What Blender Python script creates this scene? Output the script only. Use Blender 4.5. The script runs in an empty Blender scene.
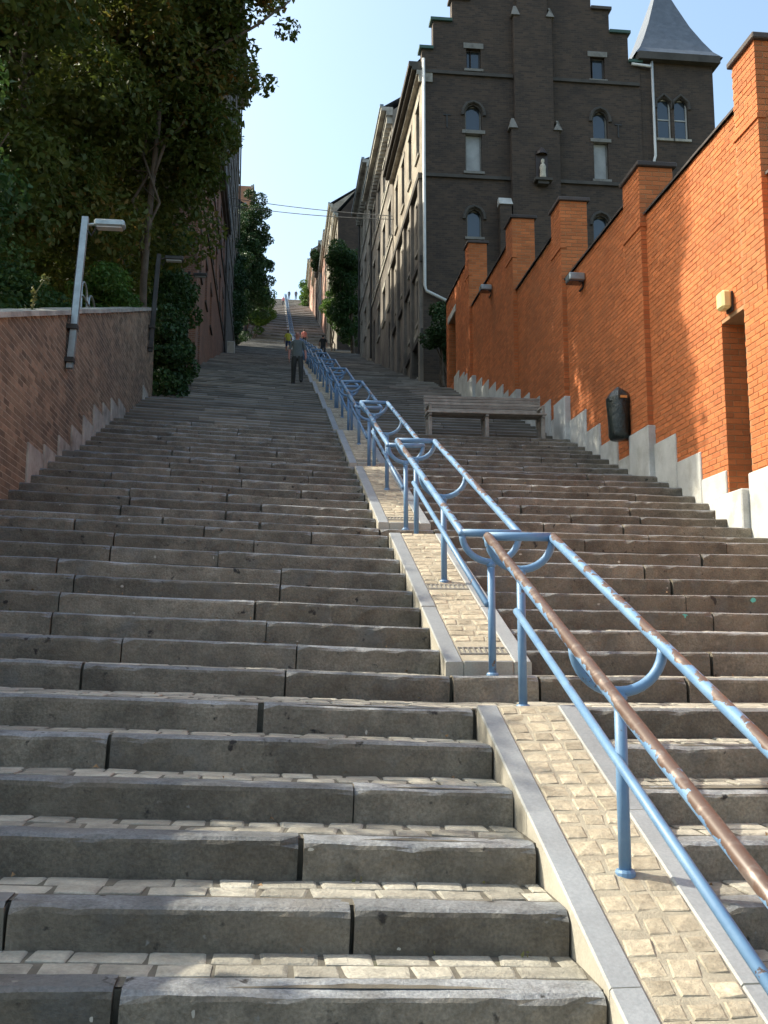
import bpy, math, random
import numpy as np
from mathutils import Vector, Matrix
random.seed(7); rng = np.random.default_rng(7)
SC = bpy.context.scene
COL = SC.collection
R_ = math.radians

# ------------------------------------------------------------------ camera, sky, sun, exposure
F_PX, PITCH, YAW = 1000.0, R_(7.90), R_(6.36)
EYE = Vector((0, 0, 1.6))
cam_d = bpy.data.cameras.new('camera'); cam = bpy.data.objects.new('camera', cam_d); COL.objects.link(cam)
cam_d.sensor_fit = 'VERTICAL'; cam_d.sensor_height = 24.0; cam_d.lens = 24.0 * F_PX / 1024.0
cam_d.clip_end = 3000; cam_d.clip_start = 0.05
cam.location = EYE; cam.rotation_euler = (math.pi/2 + PITCH, 0, -YAW)
SC.camera = cam

SUN_EL = R_(42); SUN_AZ = math.atan2(-.93, .36)          # azimuth measured from +Y towards +X
world = bpy.data.worlds.new('World'); SC.world = world; world.use_nodes = True
wn = world.node_tree.nodes; wl = world.node_tree.links
sky = wn.new('ShaderNodeTexSky'); sky.sky_type = 'NISHITA'; sky.sun_disc = False
sky.sun_elevation = SUN_EL; sky.sun_rotation = SUN_AZ
sky.air_density = 1.0; sky.dust_density = 3.5; sky.ozone_density = 0.0
wb = wn.new('ShaderNodeMix'); wb.data_type = 'RGBA'; wb.blend_type = 'MULTIPLY'; wb.inputs[0].default_value = 1; wb.inputs[7].default_value = (.92, 1.0, .95, 1)   # the camera's greenish daylight balance
wl.new(sky.outputs[0], wb.inputs[6]); wl.new(wb.outputs[2], wn['Background'].inputs[0]); wn['Background'].inputs[1].default_value = 0.15
sun_d = bpy.data.lights.new('sun', 'SUN'); sun = bpy.data.objects.new('sun', sun_d); COL.objects.link(sun)
sun_d.energy = 3.1; sun_d.angle = R_(0.5); sun_d.color = (1.0, .95, .80)
LS = Vector((math.sin(SUN_AZ)*math.cos(SUN_EL), math.cos(SUN_AZ)*math.cos(SUN_EL), math.sin(SUN_EL)))
sun.rotation_euler = LS.to_track_quat('Z', 'Y').to_euler(); sun.location = (-20, 10, 60)
vs = SC.view_settings; vs.view_transform = 'Standard'; vs.look = 'None'; vs.gamma = 1; vs.use_curve_mapping = False
vs.exposure = 1.3

_cr = Vector((math.cos(YAW), -math.sin(YAW), 0)); _cf = Vector((math.sin(YAW)*math.cos(PITCH), math.cos(YAW)*math.cos(PITCH), math.sin(PITCH))); _cu = _cr.cross(_cf)
def pj(p):                                               # only used to choose which pieces show largest
    d = Vector(p) - EYE; z = d.dot(_cf)
    if z < .3: return None
    return 384 + F_PX*d.dot(_cr)/z, 512 - F_PX*d.dot(_cu)/z, z
def in_frame(p, m=30):
    q = pj(p)
    return q is not None and -m < q[0] < 768+m and -m < q[1] < 1024+m

# ------------------------------------------------------------------ mesh helpers
class MB:
    def __init__(s): s.v = []; s.f = []; s.m = []; s.t = []; s.cm = 0; s.ct = .5
    def face(s, idx): s.f.append(idx); s.m.append(s.cm); s.t.append(s.ct)
    def quad(s, a, b, c, d):
        n = len(s.v); s.v += [tuple(a), tuple(b), tuple(c), tuple(d)]; s.face((n, n+1, n+2, n+3))
    def tri(s, a, b, c):
        n = len(s.v); s.v += [tuple(a), tuple(b), tuple(c)]; s.face((n, n+1, n+2))
    def hexa(s, c, skip=()):                             # 8 corners: bottom 0-3 ccw, top 4-7
        n = len(s.v); s.v += [tuple(p) for p in c]
        for k, q in enumerate(((3,2,1,0),(4,5,6,7),(0,1,5,4),(1,2,6,5),(2,3,7,6),(3,0,4,7))):
            if k not in skip: s.face(tuple(n+i for i in q))
    def box(s, x0, y0, z0, x1, y1, z1, skip=()):
        s.hexa([(x0,y0,z0),(x1,y0,z0),(x1,y1,z0),(x0,y1,z0),(x0,y0,z1),(x1,y0,z1),(x1,y1,z1),(x0,y1,z1)], skip)
    def bbox(s, x0, y0, z0, x1, y1, z1, b=.01):          # box with chamfered edges
        xs = (x0, x1); ys = (y0, y1); zs = (z0, z1); n = len(s.v); ix = {}
        for i in (0,1):
            for j in (0,1):
                for k in (0,1):
                    sx, sy, sz = (1-2*i)*b, (1-2*j)*b, (1-2*k)*b
                    for a, d in enumerate(((0,sy,sz),(sx,0,sz),(sx,sy,0))):
                        ix[i,j,k,a] = len(s.v); s.v.append((xs[i]+d[0], ys[j]+d[1], zs[k]+d[2]))
        for i in (0,1): s.face(tuple(ix[i,j,k,0] for j,k in ((0,0),(1,0),(1,1),(0,1))))
        for j in (0,1): s.face(tuple(ix[i,j,k,1] for i,k in ((0,0),(1,0),(1,1),(0,1))))
        for k in (0,1): s.face(tuple(ix[i,j,k,2] for i,j in ((0,0),(1,0),(1,1),(0,1))))
        for j in (0,1):
            for k in (0,1): s.face((ix[0,j,k,1], ix[1,j,k,1], ix[1,j,k,2], ix[0,j,k,2]))
        for i in (0,1):
            for k in (0,1): s.face((ix[i,0,k,0], ix[i,1,k,0], ix[i,1,k,2], ix[i,0,k,2]))
        for i in (0,1):
            for j in (0,1): s.face((ix[i,j,0,0], ix[i,j,1,0], ix[i,j,1,1], ix[i,j,0,1]))
        for i in (0,1):
            for j in (0,1):
                for k in (0,1): s.face((ix[i,j,k,0], ix[i,j,k,1], ix[i,j,k,2]))
    def tube(s, pts, r, n=10, cap=True):
        pts = [Vector(p) for p in pts]; rs = r if isinstance(r, (list, tuple)) else [r]*len(pts)
        base = len(s.v); up = None
        for i, p in enumerate(pts):
            t = (pts[min(i+1, len(pts)-1)] - pts[max(i-1, 0)]).normalized()
            if up is None:
                a = Vector((0,0,1)) if abs(t.z) < .9 else Vector((1,0,0)); up = (a - t*a.dot(t)).normalized()
            else: up = (up - t*up.dot(t)).normalized()
            sd = t.cross(up)
            for k in range(n):
                an = 2*math.pi*k/n; s.v.append(tuple(p + (up*math.cos(an) + sd*math.sin(an))*rs[i]))
        for i in range(len(pts)-1):
            for k in range(n):
                a = base+i*n+k; b = base+i*n+(k+1) % n; s.face((a, b, b+n, a+n))
        if cap:
            s.face(tuple(base+k for k in range(n))[::-1]); e = base+(len(pts)-1)*n; s.face(tuple(e+k for k in range(n)))
    def lathe(s, prof, c=(0,0,0), n=16):                 # prof: (r, z)
        base = len(s.v)
        for r, z in prof:
            for k in range(n):
                a = 2*math.pi*k/n; s.v.append((c[0]+r*math.cos(a), c[1]+r*math.sin(a), c[2]+z))
        for i in range(len(prof)-1):
            for k in range(n):
                a = base+i*n+k; b = base+i*n+(k+1) % n; s.face((a, b, b+n, a+n))
    def mesh(s, name, mats, smooth=False):
        me = bpy.data.meshes.new(name); me.from_pydata(s.v, [], s.f)
        for m in (mats if isinstance(mats, (list, tuple)) else [mats]): me.materials.append(m)
        me.polygons.foreach_set('material_index', s.m)
        at = me.attributes.new('tone', 'FLOAT', 'FACE'); at.data.foreach_set('value', s.t)
        if smooth: me.polygons.foreach_set('use_smooth', [True]*len(s.f))
        me.update(); return me
    def build(s, name, mats, parent=None, smooth=False):
        return link(name, s.mesh(name, mats, smooth), parent)
def link(name, me, parent=None, loc=None):
    o = bpy.data.objects.new(name, me); COL.objects.link(o)
    if parent is not None: o.parent = parent
    if loc is not None: o.location = loc
    return o
def empty(name, loc=(0,0,0)):
    o = bpy.data.objects.new(name, None); COL.objects.link(o); o.location = loc; o.empty_display_size = .2; return o
def tag(o, label=None, cat=None, group=None, kind=None):
    if label: o['label'] = label
    if cat: o['category'] = cat
    if group: o['group'] = group
    if kind: o['kind'] = kind
    return o
def rebase(o, loc):                                      # move a thing's origin: parts were built in world space
    o.location = loc
    for c in o.children: c.location = Vector(c.location) - Vector(loc)
    return o
def copy_tree(o, parent=None):
    c = o.copy(); COL.objects.link(c); c.parent = parent
    for ch in o.children: copy_tree(ch, c)
    return c

# ------------------------------------------------------------------ materials
def mat(name, col, rough=.8, metal=0., bump=.0, bscale=20., var=.25, vscale=3., tone=0., rnd=0., spec=.4, dirt=None, dscale=1.2, dlo=.45, dhi=.7, top=None, fine=0., coat=0., spots=None):
    m = bpy.data.materials.new(name); m.use_nodes = True; nt = m.node_tree; N = nt.nodes; L = nt.links
    b = N['Principled BSDF']; b.inputs['Roughness'].default_value = rough; b.inputs['Metallic'].default_value = metal
    b.inputs['Specular IOR Level'].default_value = spec; b.inputs['Coat Weight'].default_value = coat
    geo = N.new('ShaderNodeNewGeometry')
    def noise(scale, detail=5, rgh=.6):
        n = N.new('ShaderNodeTexNoise'); n.inputs['Scale'].default_value = scale; n.inputs['Detail'].default_value = detail
        n.inputs['Roughness'].default_value = rgh; L.new(geo.outputs['Position'], n.inputs['Vector']); return n.outputs['Fac']
    def mr(v, a, b_, c, d):
        n = N.new('ShaderNodeMapRange'); L.new(v, n.inputs[0])
        for i, q in enumerate((a, b_, c, d)): n.inputs[i+1].default_value = q
        return n.outputs[0]
    def mix(fac, a, b_, mode='MIX'):
        n = N.new('ShaderNodeMix'); n.data_type = 'RGBA'; n.blend_type = mode
        (L.new(fac, n.inputs[0]) if hasattr(fac, 'links') else setattr(n.inputs[0], 'default_value', fac))
        for i, q in ((6, a), (7, b_)):
            (L.new(q, n.inputs[i]) if hasattr(q, 'links') else setattr(n.inputs[i], 'default_value', (*q, 1)))
        return n.outputs[2]
    c = None
    v = mr(noise(vscale), .3, .7, 1-var, 1+var)
    def scale_c(c_, f_):
        n = N.new('ShaderNodeVectorMath'); n.operation = 'SCALE'
        (L.new(c_, n.inputs[0]) if hasattr(c_, 'links') else setattr(n.inputs[0], 'default_value', c_)); L.new(f_, n.inputs['Scale']); return n.outputs[0]
    base = col
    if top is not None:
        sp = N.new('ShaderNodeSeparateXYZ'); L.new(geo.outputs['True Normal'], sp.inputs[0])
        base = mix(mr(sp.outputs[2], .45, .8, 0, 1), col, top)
    c = scale_c(base, v)
    if fine: c = scale_c(c, mr(noise(70, 3), .3, .7, 1-fine, 1+fine))
    if tone:
        a = N.new('ShaderNodeAttribute'); a.attribute_name = 'tone'; c = scale_c(c, mr(a.outputs['Fac'], 0, 1, 1-tone, 1+tone))
    if rnd:
        a = N.new('ShaderNodeObjectInfo'); c = scale_c(c, mr(a.outputs['Random'], 0, 1, 1-rnd, 1+rnd))
    if dirt is not None: c = mix(mr(noise(dscale, 6, .7), dlo, dhi, 0, 1), c, dirt)
    for sp_ in (spots or ()): c = mix(mr(noise(sp_[1], 4, .55), sp_[2], sp_[3], 0, 1), c, sp_[0])
    L.new(c, b.inputs['Base Color'])
    if bump:
        bp = N.new('ShaderNodeBump'); bp.inputs['Strength'].default_value = bump; bp.inputs['Distance'].default_value = .02
        L.new(noise(bscale, 7, .7), bp.inputs['Height']); L.new(bp.outputs[0], b.inputs['Normal'])
    return m
M = {}
M['riser'] = mat('step_limestone', (.176,.149,.112), .66, bump=.9, bscale=17, var=.38, vscale=3.5, rnd=.3, top=(.20,.205,.21), dirt=(.055,.047,.038), dscale=4.5, dlo=.48, dhi=.85, fine=.28, spots=(((.17,.135,.095), 1.7, .52, .9), ((.13,.13,.125), 2.3, .58, .8), ((.025,.021,.018), 11., .66, .72), ((.21,.20,.18), 15., .70, .76)))  # sky reflection painted into the bluish top colour; fronts brown with dirt
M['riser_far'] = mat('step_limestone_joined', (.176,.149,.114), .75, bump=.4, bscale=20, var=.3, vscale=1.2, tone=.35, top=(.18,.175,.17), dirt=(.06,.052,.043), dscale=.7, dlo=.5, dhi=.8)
M['bed'] = mat('tread_mortar', (.13,.115,.09), .95, bump=.5, bscale=45, var=.3, vscale=8, dirt=(.07,.075,.035), dscale=4, dlo=.58, dhi=.75)
M['sett'] = mat('grey_sett', (.36,.33,.27), .75, bump=.9, bscale=30, var=.25, vscale=9, rnd=.28, fine=.12)
M['sett_j'] = mat('grey_sett_joined', (.36,.33,.27), .75, bump=.9, bscale=30, var=.25, vscale=9, tone=.28, fine=.12)
M['rsett'] = mat('sandstone_sett', (.38,.32,.232), .88, bump=.55, bscale=26, var=.3, vscale=16, rnd=.3, dirt=(.36,.31,.235), dscale=22, dlo=.5, dhi=.7, fine=.14)
M['rsett_j'] = mat('sandstone_sett_joined', (.38,.32,.232), .85, bump=.8, bscale=26, var=.3, vscale=16, tone=.3, fine=.14)
M['sand'] = mat('joint_sand', (.36,.315,.24), .95, bump=.5, bscale=90, var=.2, vscale=10)
M['kerb'] = mat('kerb_bluestone', (.40,.365,.30), .6, top=(.245,.255,.265), bump=.2, bscale=30, var=.12, vscale=4, rnd=.08, fine=.1, dirt=(.25,.23,.19), dscale=3, dlo=.6, dhi=1.)  # cream sides hold painted-in sunlight as well as staining
M['brick'] = mat('orange_brick', (.48,.140,.042), .82, bump=.4, bscale=60, var=.14, vscale=1.2, rnd=.17, fine=.1, dirt=(.30,.12,.05), dscale=.9, dlo=.55, dhi=1.)
M['brick_j'] = mat('orange_brick_joined', (.48,.140,.042), .82, bump=.4, bscale=60, var=.14, vscale=1.2, tone=.17, fine=.1, dirt=(.30,.12,.05), dscale=.9, dlo=.55, dhi=1.)
M['mortar'] = mat('wall_mortar', (.36,.20,.10), .95, bump=.3, bscale=70, var=.15)
M['lbrick'] = mat('old_red_brick', (.225,.155,.10), .88, bump=.6, bscale=50, var=.3, vscale=1.6, rnd=.38, dirt=(.07,.055,.045), dscale=.9, dlo=.48, dhi=.78, fine=.12)
M['lbrick_j'] = mat('old_red_brick_joined', (.225,.155,.10), .88, bump=.6, bscale=50, var=.3, vscale=1.6, tone=.38, dirt=(.07,.055,.045), dscale=.9, dlo=.48, dhi=.78, fine=.12)
M['lmortar'] = mat('old_mortar', (.36,.30,.22), .95, bump=.4, bscale=60, var=.25, dirt=(.12,.10,.08), dscale=1.1, dlo=.52, dhi=.8)
M['concrete'] = mat('pale_concrete', (.50,.49,.46), .85, bump=.25, bscale=40, var=.15, vscale=2.5, fine=.08, dirt=(.28,.25,.20), dscale=2.2, dlo=.5, dhi=.85)
M['concrete_l'] = mat('stained_concrete', (.36,.34,.29), .9, bump=.35, bscale=35, var=.25, vscale=2.5, dirt=(.14,.12,.10), dscale=2.2, dlo=.45, dhi=.75)
M['tile'] = mat('dark_ridge_tile', (.06,.045,.04), .7, bump=.3, bscale=40, rnd=.3)
M['slate'] = mat('roof_slate', (.11,.125,.15), .55, bump=.3, bscale=14, var=.2, vscale=4)
M['zinc'] = mat('zinc_sheet', (.20,.24,.25), .5, metal=.3, var=.2)
M['blue'] = None
M['wood'] = mat('weathered_bench_wood', (.29,.26,.22), .8, bump=.4, bscale=30, var=.25, vscale=6, rnd=.2)
M['iron'] = mat('dark_iron', (.06,.055,.05), .55, metal=.5, var=.3)
M['galv'] = mat('galvanised_steel', (.36,.39,.38), .42, metal=.7, var=.2, vscale=8)
M['bag'] = mat('black_plastic_bag', (.012,.020,.018), .2, bump=1., bscale=14, var=.3, spec=.6)
M['orange'] = mat('orange_sticker', (.75,.30,.08), .6)
M['lampyel'] = mat('yellowed_lamp_cover', (.75,.60,.28), .35, var=.1)
M['bark'] = mat('tree_bark', (.10,.075,.055), .95, bump=1., bscale=14, var=.35, vscale=5)
M['earth'] = mat('garden_earth', (.09,.085,.045), .98, bump=.6, bscale=3, var=.4, vscale=.7)
M['plaster'] = mat('cream_render', (.38,.33,.26), .9, bump=.25, bscale=8, var=.3, vscale=.9, dirt=(.15,.12,.095), dscale=.7, dlo=.42, dhi=.72)
M['greyplaster'] = mat('grey_sooty_render', (.26,.225,.185), .92, bump=.25, bscale=6, var=.3, vscale=.6, dirt=(.08,.068,.06), dscale=.5, dlo=.4, dhi=.72)
M['darkplaster'] = mat('blackened_render', (.10,.082,.068), .95, bump=.25, bscale=6, var=.3, vscale=.6, dirt=(.045,.038,.033), dscale=.5, dlo=.4, dhi=.72)
M['pinkplaster'] = mat('pink_render', (.50,.27,.20), .9, bump=.2, bscale=6, var=.2, vscale=.7, dirt=(.22,.15,.12), dscale=.5)
M['stone'] = mat('pale_trim_stone', (.42,.39,.33), .85, bump=.2, bscale=14, var=.2, vscale=2, dirt=(.16,.14,.12), dscale=1.2)
M['stone_dark'] = mat('sooty_trim_stone', (.075,.066,.057), .85, bump=.2, bscale=14, var=.25, vscale=2)
M['stone_grey'] = mat('grey_trim_stone', (.24,.225,.20), .85, bump=.2, bscale=14, var=.25, vscale=2, dirt=(.10,.09,.08), dscale=2)
M['white'] = mat('white_painted_pipe', (.62,.61,.58), .55, var=.12)
M['frame'] = mat('white_window_frame', (.50,.48,.44), .6, var=.15)
M['dframe'] = mat('dark_window_frame', (.07,.06,.055), .6, var=.2)
M['door'] = mat('dark_door', (.05,.035,.03), .5, var=.2)
M['greend'] = mat('dark_green_board', (.05,.10,.08), .6, var=.2)
M['curtain'] = mat('pale_curtain', (.36,.36,.35), .8, var=.2, vscale=2)
M['statue'] = mat('statue_stone', (.50,.45,.36), .85, var=.2, vscale=6)
M['leaf_dry'] = mat('dry_leaf', (.22,.13,.06), .8, rnd=.4)
M['cable'] = mat('black_cable', (.03,.03,.03), .6)
M['paintspot'] = mat('turquoise_paint_spot', (.10,.42,.36), .6)
M['gum'] = mat('pale_spot', (.42,.38,.32), .8)

def glass_mat():
    m = bpy.data.materials.new('window_glass'); m.use_nodes = True; b = m.node_tree.nodes['Principled BSDF']
    b.inputs['Base Color'].default_value = (.035,.045,.055,1); b.inputs['Roughness'].default_value = .08
    b.inputs['Specular IOR Level'].default_value = .9; return m
M['glass'] = glass_mat()
def leaf_mat(name, c0, c1, c2, trans=.35):
    m = bpy.data.materials.new(name); m.use_nodes = True; N = m.node_tree.nodes; L = m.node_tree.links
    b = N['Principled BSDF']; b.inputs['Roughness'].default_value = .5; b.inputs['Specular IOR Level'].default_value = .3
    a = N.new('ShaderNodeAttribute'); a.attribute_name = 'tone'
    r = N.new('ShaderNodeValToRGB'); r.color_ramp.elements[0].color = (*c0, 1); r.color_ramp.elements[1].color = (*c2, 1); r.color_ramp.elements[1].position = 1.
    e = r.color_ramp.elements.new(.7); e.color = (*c1, 1)
    L.new(a.outputs['Fac'], r.inputs[0]); L.new(r.outputs[0], b.inputs['Base Color'])
    t = N.new('ShaderNodeBsdfTranslucent'); L.new(r.outputs[0], t.inputs[0])
    mx = N.new('ShaderNodeMixShader'); mx.inputs[0].default_value = trans
    L.new(b.outputs[0], mx.inputs[1]); L.new(t.outputs[0], mx.inputs[2]); L.new(mx.outputs[0], N['Material Output'].inputs[0]); return m
M['leaf'] = leaf_mat('chestnut_leaves', (.048,.076,.014), (.11,.13,.026), (.30,.17,.045), .45)
M['leaf2'] = leaf_mat('green_leaves', (.025,.060,.016), (.05,.10,.025), (.09,.14,.03))
M['ivy'] = leaf_mat('ivy_leaves', (.020,.050,.016), (.035,.075,.022), (.06,.11,.03), .2)
M['leaf3'] = leaf_mat('bright_leaves', (.05,.11,.02), (.09,.17,.03), (.16,.24,.04))
M['grass'] = leaf_mat('dry_weeds', (.10,.12,.03), (.18,.17,.06), (.30,.22,.10))

def brick_tex(name, c1, c2, mo, bw=.23, rh=.08, dirt=(.05,.045,.04), dlo=.45, dhi=.8):
    m = bpy.data.materials.new(name); m.use_nodes = True; N = m.node_tree.nodes; L = m.node_tree.links; b = N['Principled BSDF']
    b.inputs['Roughness'].default_value = .9
    g = N.new('ShaderNodeNewGeometry'); s = N.new('ShaderNodeSeparateXYZ'); L.new(g.outputs['Position'], s.inputs[0])
    ad = N.new('ShaderNodeMath'); L.new(s.outputs[0], ad.inputs[0]); L.new(s.outputs[1], ad.inputs[1])
    cb = N.new('ShaderNodeCombineXYZ'); L.new(ad.outputs[0], cb.inputs[0]); L.new(s.outputs[2], cb.inputs[1])
    t = N.new('ShaderNodeTexBrick'); L.new(cb.outputs[0], t.inputs[0]); t.inputs['Scale'].default_value = 1
    t.inputs['Brick Width'].default_value = bw; t.inputs['Row Height'].default_value = rh; t.inputs['Mortar Size'].default_value = .008
    t.inputs['Color1'].default_value = (*c1, 1); t.inputs['Color2'].default_value = (*c2, 1); t.inputs['Mortar'].default_value = (*mo, 1)
    n = N.new('ShaderNodeTexNoise'); n.inputs['Scale'].default_value = .8; n.inputs['Detail'].default_value = 8; n.inputs['Roughness'].default_value = .7; L.new(g.outputs['Position'], n.inputs['Vector'])
    mr = N.new('ShaderNodeMapRange'); L.new(n.outputs[0], mr.inputs[0]); mr.inputs[1].default_value = dlo; mr.inputs[2].default_value = dhi
    mx = N.new('ShaderNodeMix'); mx.data_type = 'RGBA'; L.new(mr.outputs[0], mx.inputs[0]); L.new(t.outputs[0], mx.inputs[6]); mx.inputs[7].default_value = (*dirt, 1)
    L.new(mx.outputs[2], b.inputs['Base Color'])
    bp = N.new('ShaderNodeBump'); bp.inputs['Strength'].default_value = .5; bp.inputs['Distance'].default_value = .01; L.new(t.outputs['Fac'], bp.inputs['Height']); bp.invert = True
    L.new(bp.outputs[0], b.inputs['Normal']); return m
M['dkbrick'] = brick_tex('sooty_brown_brick', (.092,.060,.041), (.048,.034,.026), (.078,.061,.046), dirt=(.034,.026,.021))
M['redbrick'] = brick_tex('house_red_brick', (.24,.10,.06), (.16,.075,.05), (.22,.18,.14), dirt=(.07,.05,.045))
M['orbrick'] = brick_tex('orange_house_brick', (.46,.20,.10), (.38,.16,.08), (.35,.25,.18), dirt=(.30,.15,.09))

def rail_mat(name, wear, topwear):
    m = bpy.data.materials.new(name); m.use_nodes = True; N = m.node_tree.nodes; L = m.node_tree.links; b = N['Principled BSDF']
    g = N.new('ShaderNodeNewGeometry'); sp = N.new('ShaderNodeSeparateXYZ'); L.new(g.outputs['Normal'], sp.inputs[0])
    def noise(sc, det=6, rg=.65):
        n = N.new('ShaderNodeTexNoise'); n.inputs['Scale'].default_value = sc; n.inputs['Detail'].default_value = det; n.inputs['Roughness'].default_value = rg
        L.new(g.outputs['Position'], n.inputs['Vector']); return n.outputs[0]
    def math_(op, a, b_):
        n = N.new('ShaderNodeMath'); n.operation = op
        for i, q in ((0, a), (1, b_)): (L.new(q, n.inputs[i]) if hasattr(q, 'links') else setattr(n.inputs[i], 'default_value', q))
        return n.outputs[0]
    def step(v, a, b_):
        n = N.new('ShaderNodeMapRange'); L.new(v, n.inputs[0]); n.inputs[1].default_value = a; n.inputs[2].default_value = b_; return n.outputs[0]
    def mix(f, a, b_):
        n = N.new('ShaderNodeMix'); n.data_type = 'RGBA'; L.new(f, n.inputs[0])
        for i, q in ((6, a), (7, b_)): (L.new(q, n.inputs[i]) if hasattr(q, 'links') else setattr(n.inputs[i], 'default_value', (*q, 1)))
        return n.outputs[2]
    w = math_('ADD', noise(8.5), math_('MULTIPLY', sp.outputs[2], topwear)); w = math_('ADD', w, math_('MULTIPLY', noise(1.3, 2), .5))
    bare = step(w, 1.0-wear, 1.025-wear)
    metal = step(noise(13, 3), .50, .66)
    cb = mix(step(noise(5, 4), .35, .7), (.10,.195,.335), (.16,.275,.41))
    cr = mix(metal, (.10,.058,.042), (.24,.19,.165))
    L.new(mix(bare, cb, cr), b.inputs['Base Color'])
    L.new(math_('MULTIPLY', bare, math_('MULTIPLY', metal, .7)), b.inputs['Metallic'])
    rr = N.new('ShaderNodeMapRange'); L.new(bare, rr.inputs[0]); rr.inputs[3].default_value = .5; rr.inputs[4].default_value = .45; L.new(rr.outputs[0], b.inputs['Roughness'])
    bp = N.new('ShaderNodeBump'); bp.inputs['Strength'].default_value = .35; bp.inputs['Distance'].default_value = .004; bp.invert = True; L.new(bare, bp.inputs['Height']); L.new(bp.outputs[0], b.inputs['Normal'])
    return m
M['rail_worn'] = rail_mat('peeling_blue_paint', .05, .30)
M['rail_bare'] = rail_mat('bare_brown_rail', .24, .26)
M['rail_mid'] = rail_mat('chipped_blue_paint', .03, .25)
M['rail_post'] = rail_mat('blue_paint', .09, .0)

# ------------------------------------------------------------------ stair layout
RH, T, U1, UM, U2 = .165, .436, 4.29, 4.45, 3.58
Y0, Z0 = 5.67, 1.27
NU = 42; K1 = 6; KINK = 19
LAND = {}
for k in range(-1, NU):
    LAND[k] = (Y0 + U1*min(k, K1) + UM*max(0, min(k, KINK)-K1) + U2*max(0, k-KINK), Z0 + 9*RH*k)
XL, XR, RL, RR = -3.0, 5.75, 1.16, 1.75
def zc(x):
    return .04*(RL-x) if x < RL else (0 if x <= RR else -.010*(x-RR))
ROWS = []                                               # (unit, i, y, z, depth)
for k in range(0, NU):
    yk, zk = LAND[k]; y_prev, z_prev = LAND[k-1]
    for i in range(9):
        y = yk - (8-i)*T; z = z_prev + (i+1)*RH
        d = T if i < 8 else ((LAND[k+1][0] - 8*T - yk) if k < NU-1 else 30)
        ROWS.append((k, i, y, z, d))
def zstair(y):                                          # mean slope of the stairs
    if y < LAND[-1][0]: return LAND[-1][1]
    ks = sorted(LAND); ys = [LAND[k][0] for k in ks]; zs = [LAND[k][1] for k in ks]
    return float(np.interp(y, ys, zs))
def ztread(y):
    z = LAND[-1][1]
    for (k, i, yy, zz, d) in ROWS:
        if yy <= y: z = zz
        else: break
    return z
YTOP, ZTOP = LAND[NU-1]

# ground: one sheet to the horizon
mb = MB(); ys = [-300, -60, 1.0] + list(np.arange(3, YTOP+1, 3)) + [YTOP+3, YTOP+40, 700]; xs = [-700, -60, -14, -3.2, 1.4, 6.1, 14, 60, 700]
def gz(y, x):
    return (zstair(y) - .75 if y < YTOP else ZTOP - .25)
for j in range(len(ys)-1):
    for i in range(len(xs)-1):
        a, b, c, d = [(xs[p], ys[q], gz(ys[q], xs[p])) for p, q in ((i, j), (i+1, j), (i+1, j+1), (i, j+1))]; mb.quad(a, b, c, d)
tag(mb.build('ground', M['earth']), kind='structure')
mb = MB(); mb.box(-8, -30, LAND[-1][1]-.25, 12, LAND[0][0]-8*T+.05, LAND[-1][1]-.004); tag(mb.build('pavement', M['bed']), kind='structure')
mb = MB(); mb.box(-25, YTOP+.5, ZTOP-.2, 25, YTOP+90, ZTOP-.03); tag(mb.build('road', M['bed']), kind='structure')

# stairway: bed with treads and risers, then every stone and sett on it
mb = MB()
for (k, i, y, z, d) in ROWS:
    spans = [(XL, RL), (RR, XR)] + ([(RL, RR)] if i in (0, 8) else [])
    for a, b in spans:
        za, zb = zc(a+1e-6 if a == RR else a), zc(b)
        mb.quad((a, y+.06, z+za-.007), (b, y+.06, z+zb-.007), (b, y+d+.06, z+zb-.007), (a, y+d+.06, z+za-.007))
        mb.quad((a, y+.06, z+za-RH-.03), (b, y+.06, z+zb-RH-.03), (b, y+.06, z+zb-.012), (a, y+.06, z+za-.012))
stairway = tag(mb.build('stairway', M['bed']), kind='structure')

def stone_mesh(L, seed):
    r = random.Random(seed); mb = MB(); n = max(4, int(L/.075)); rows = []
    low = 0.; dip = r.uniform(.0, .009)
    for s in range(n+1):
        x = L*s/n; e = .006 if s in (0, n) else 0
        low += r.uniform(-.0022, .0022); low *= .92
        chip = r.uniform(.002, .010) if r.random() < .12 else 0
        if s in (0, n): chip += r.uniform(.0, .012)
        f = r.uniform(-.004, .004)
        prof = [(f, -RH-.03), (f+r.uniform(-.004, .003), -RH*.55), (f+r.uniform(-.002, .004), -.03-chip), (.007+f+chip*.6+e, -.010-chip-dip*math.sin(math.pi*s/n)), (.026+chip+e, -.001+low-dip*math.sin(math.pi*s/n)), (.085, .001+low*.6-dip*.5*math.sin(math.pi*s/n)), (.152, -.001+r.uniform(-.002, .002))]
        rows.append([len(mb.v)+q for q in range(len(prof))]); mb.v += [(x, py, pz) for py, pz in prof]
    for s in range(n):
        for q in range(6): mb.face((rows[s][q], rows[s+1][q], rows[s+1][q+1], rows[s][q+1]))
    for rw, fl in ((rows[0], 1), (rows[-1], -1)):
        nb = len(mb.v); b = mb.v[rw[-1]]; mb.v.append((b[0], b[1], -RH-.03)); mb.face(tuple((rw+[nb])[::fl]))
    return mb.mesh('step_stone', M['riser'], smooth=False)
def splits(a, b, r, lo=.85, hi=1.9):
    out = []; x = a
    while True:
        w = r.uniform(lo, hi)
        if b - (x+w) < lo*.55: out.append((x, b)); return out
        out.append((x, x+w)); x += w
near, far = [], []
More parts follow.
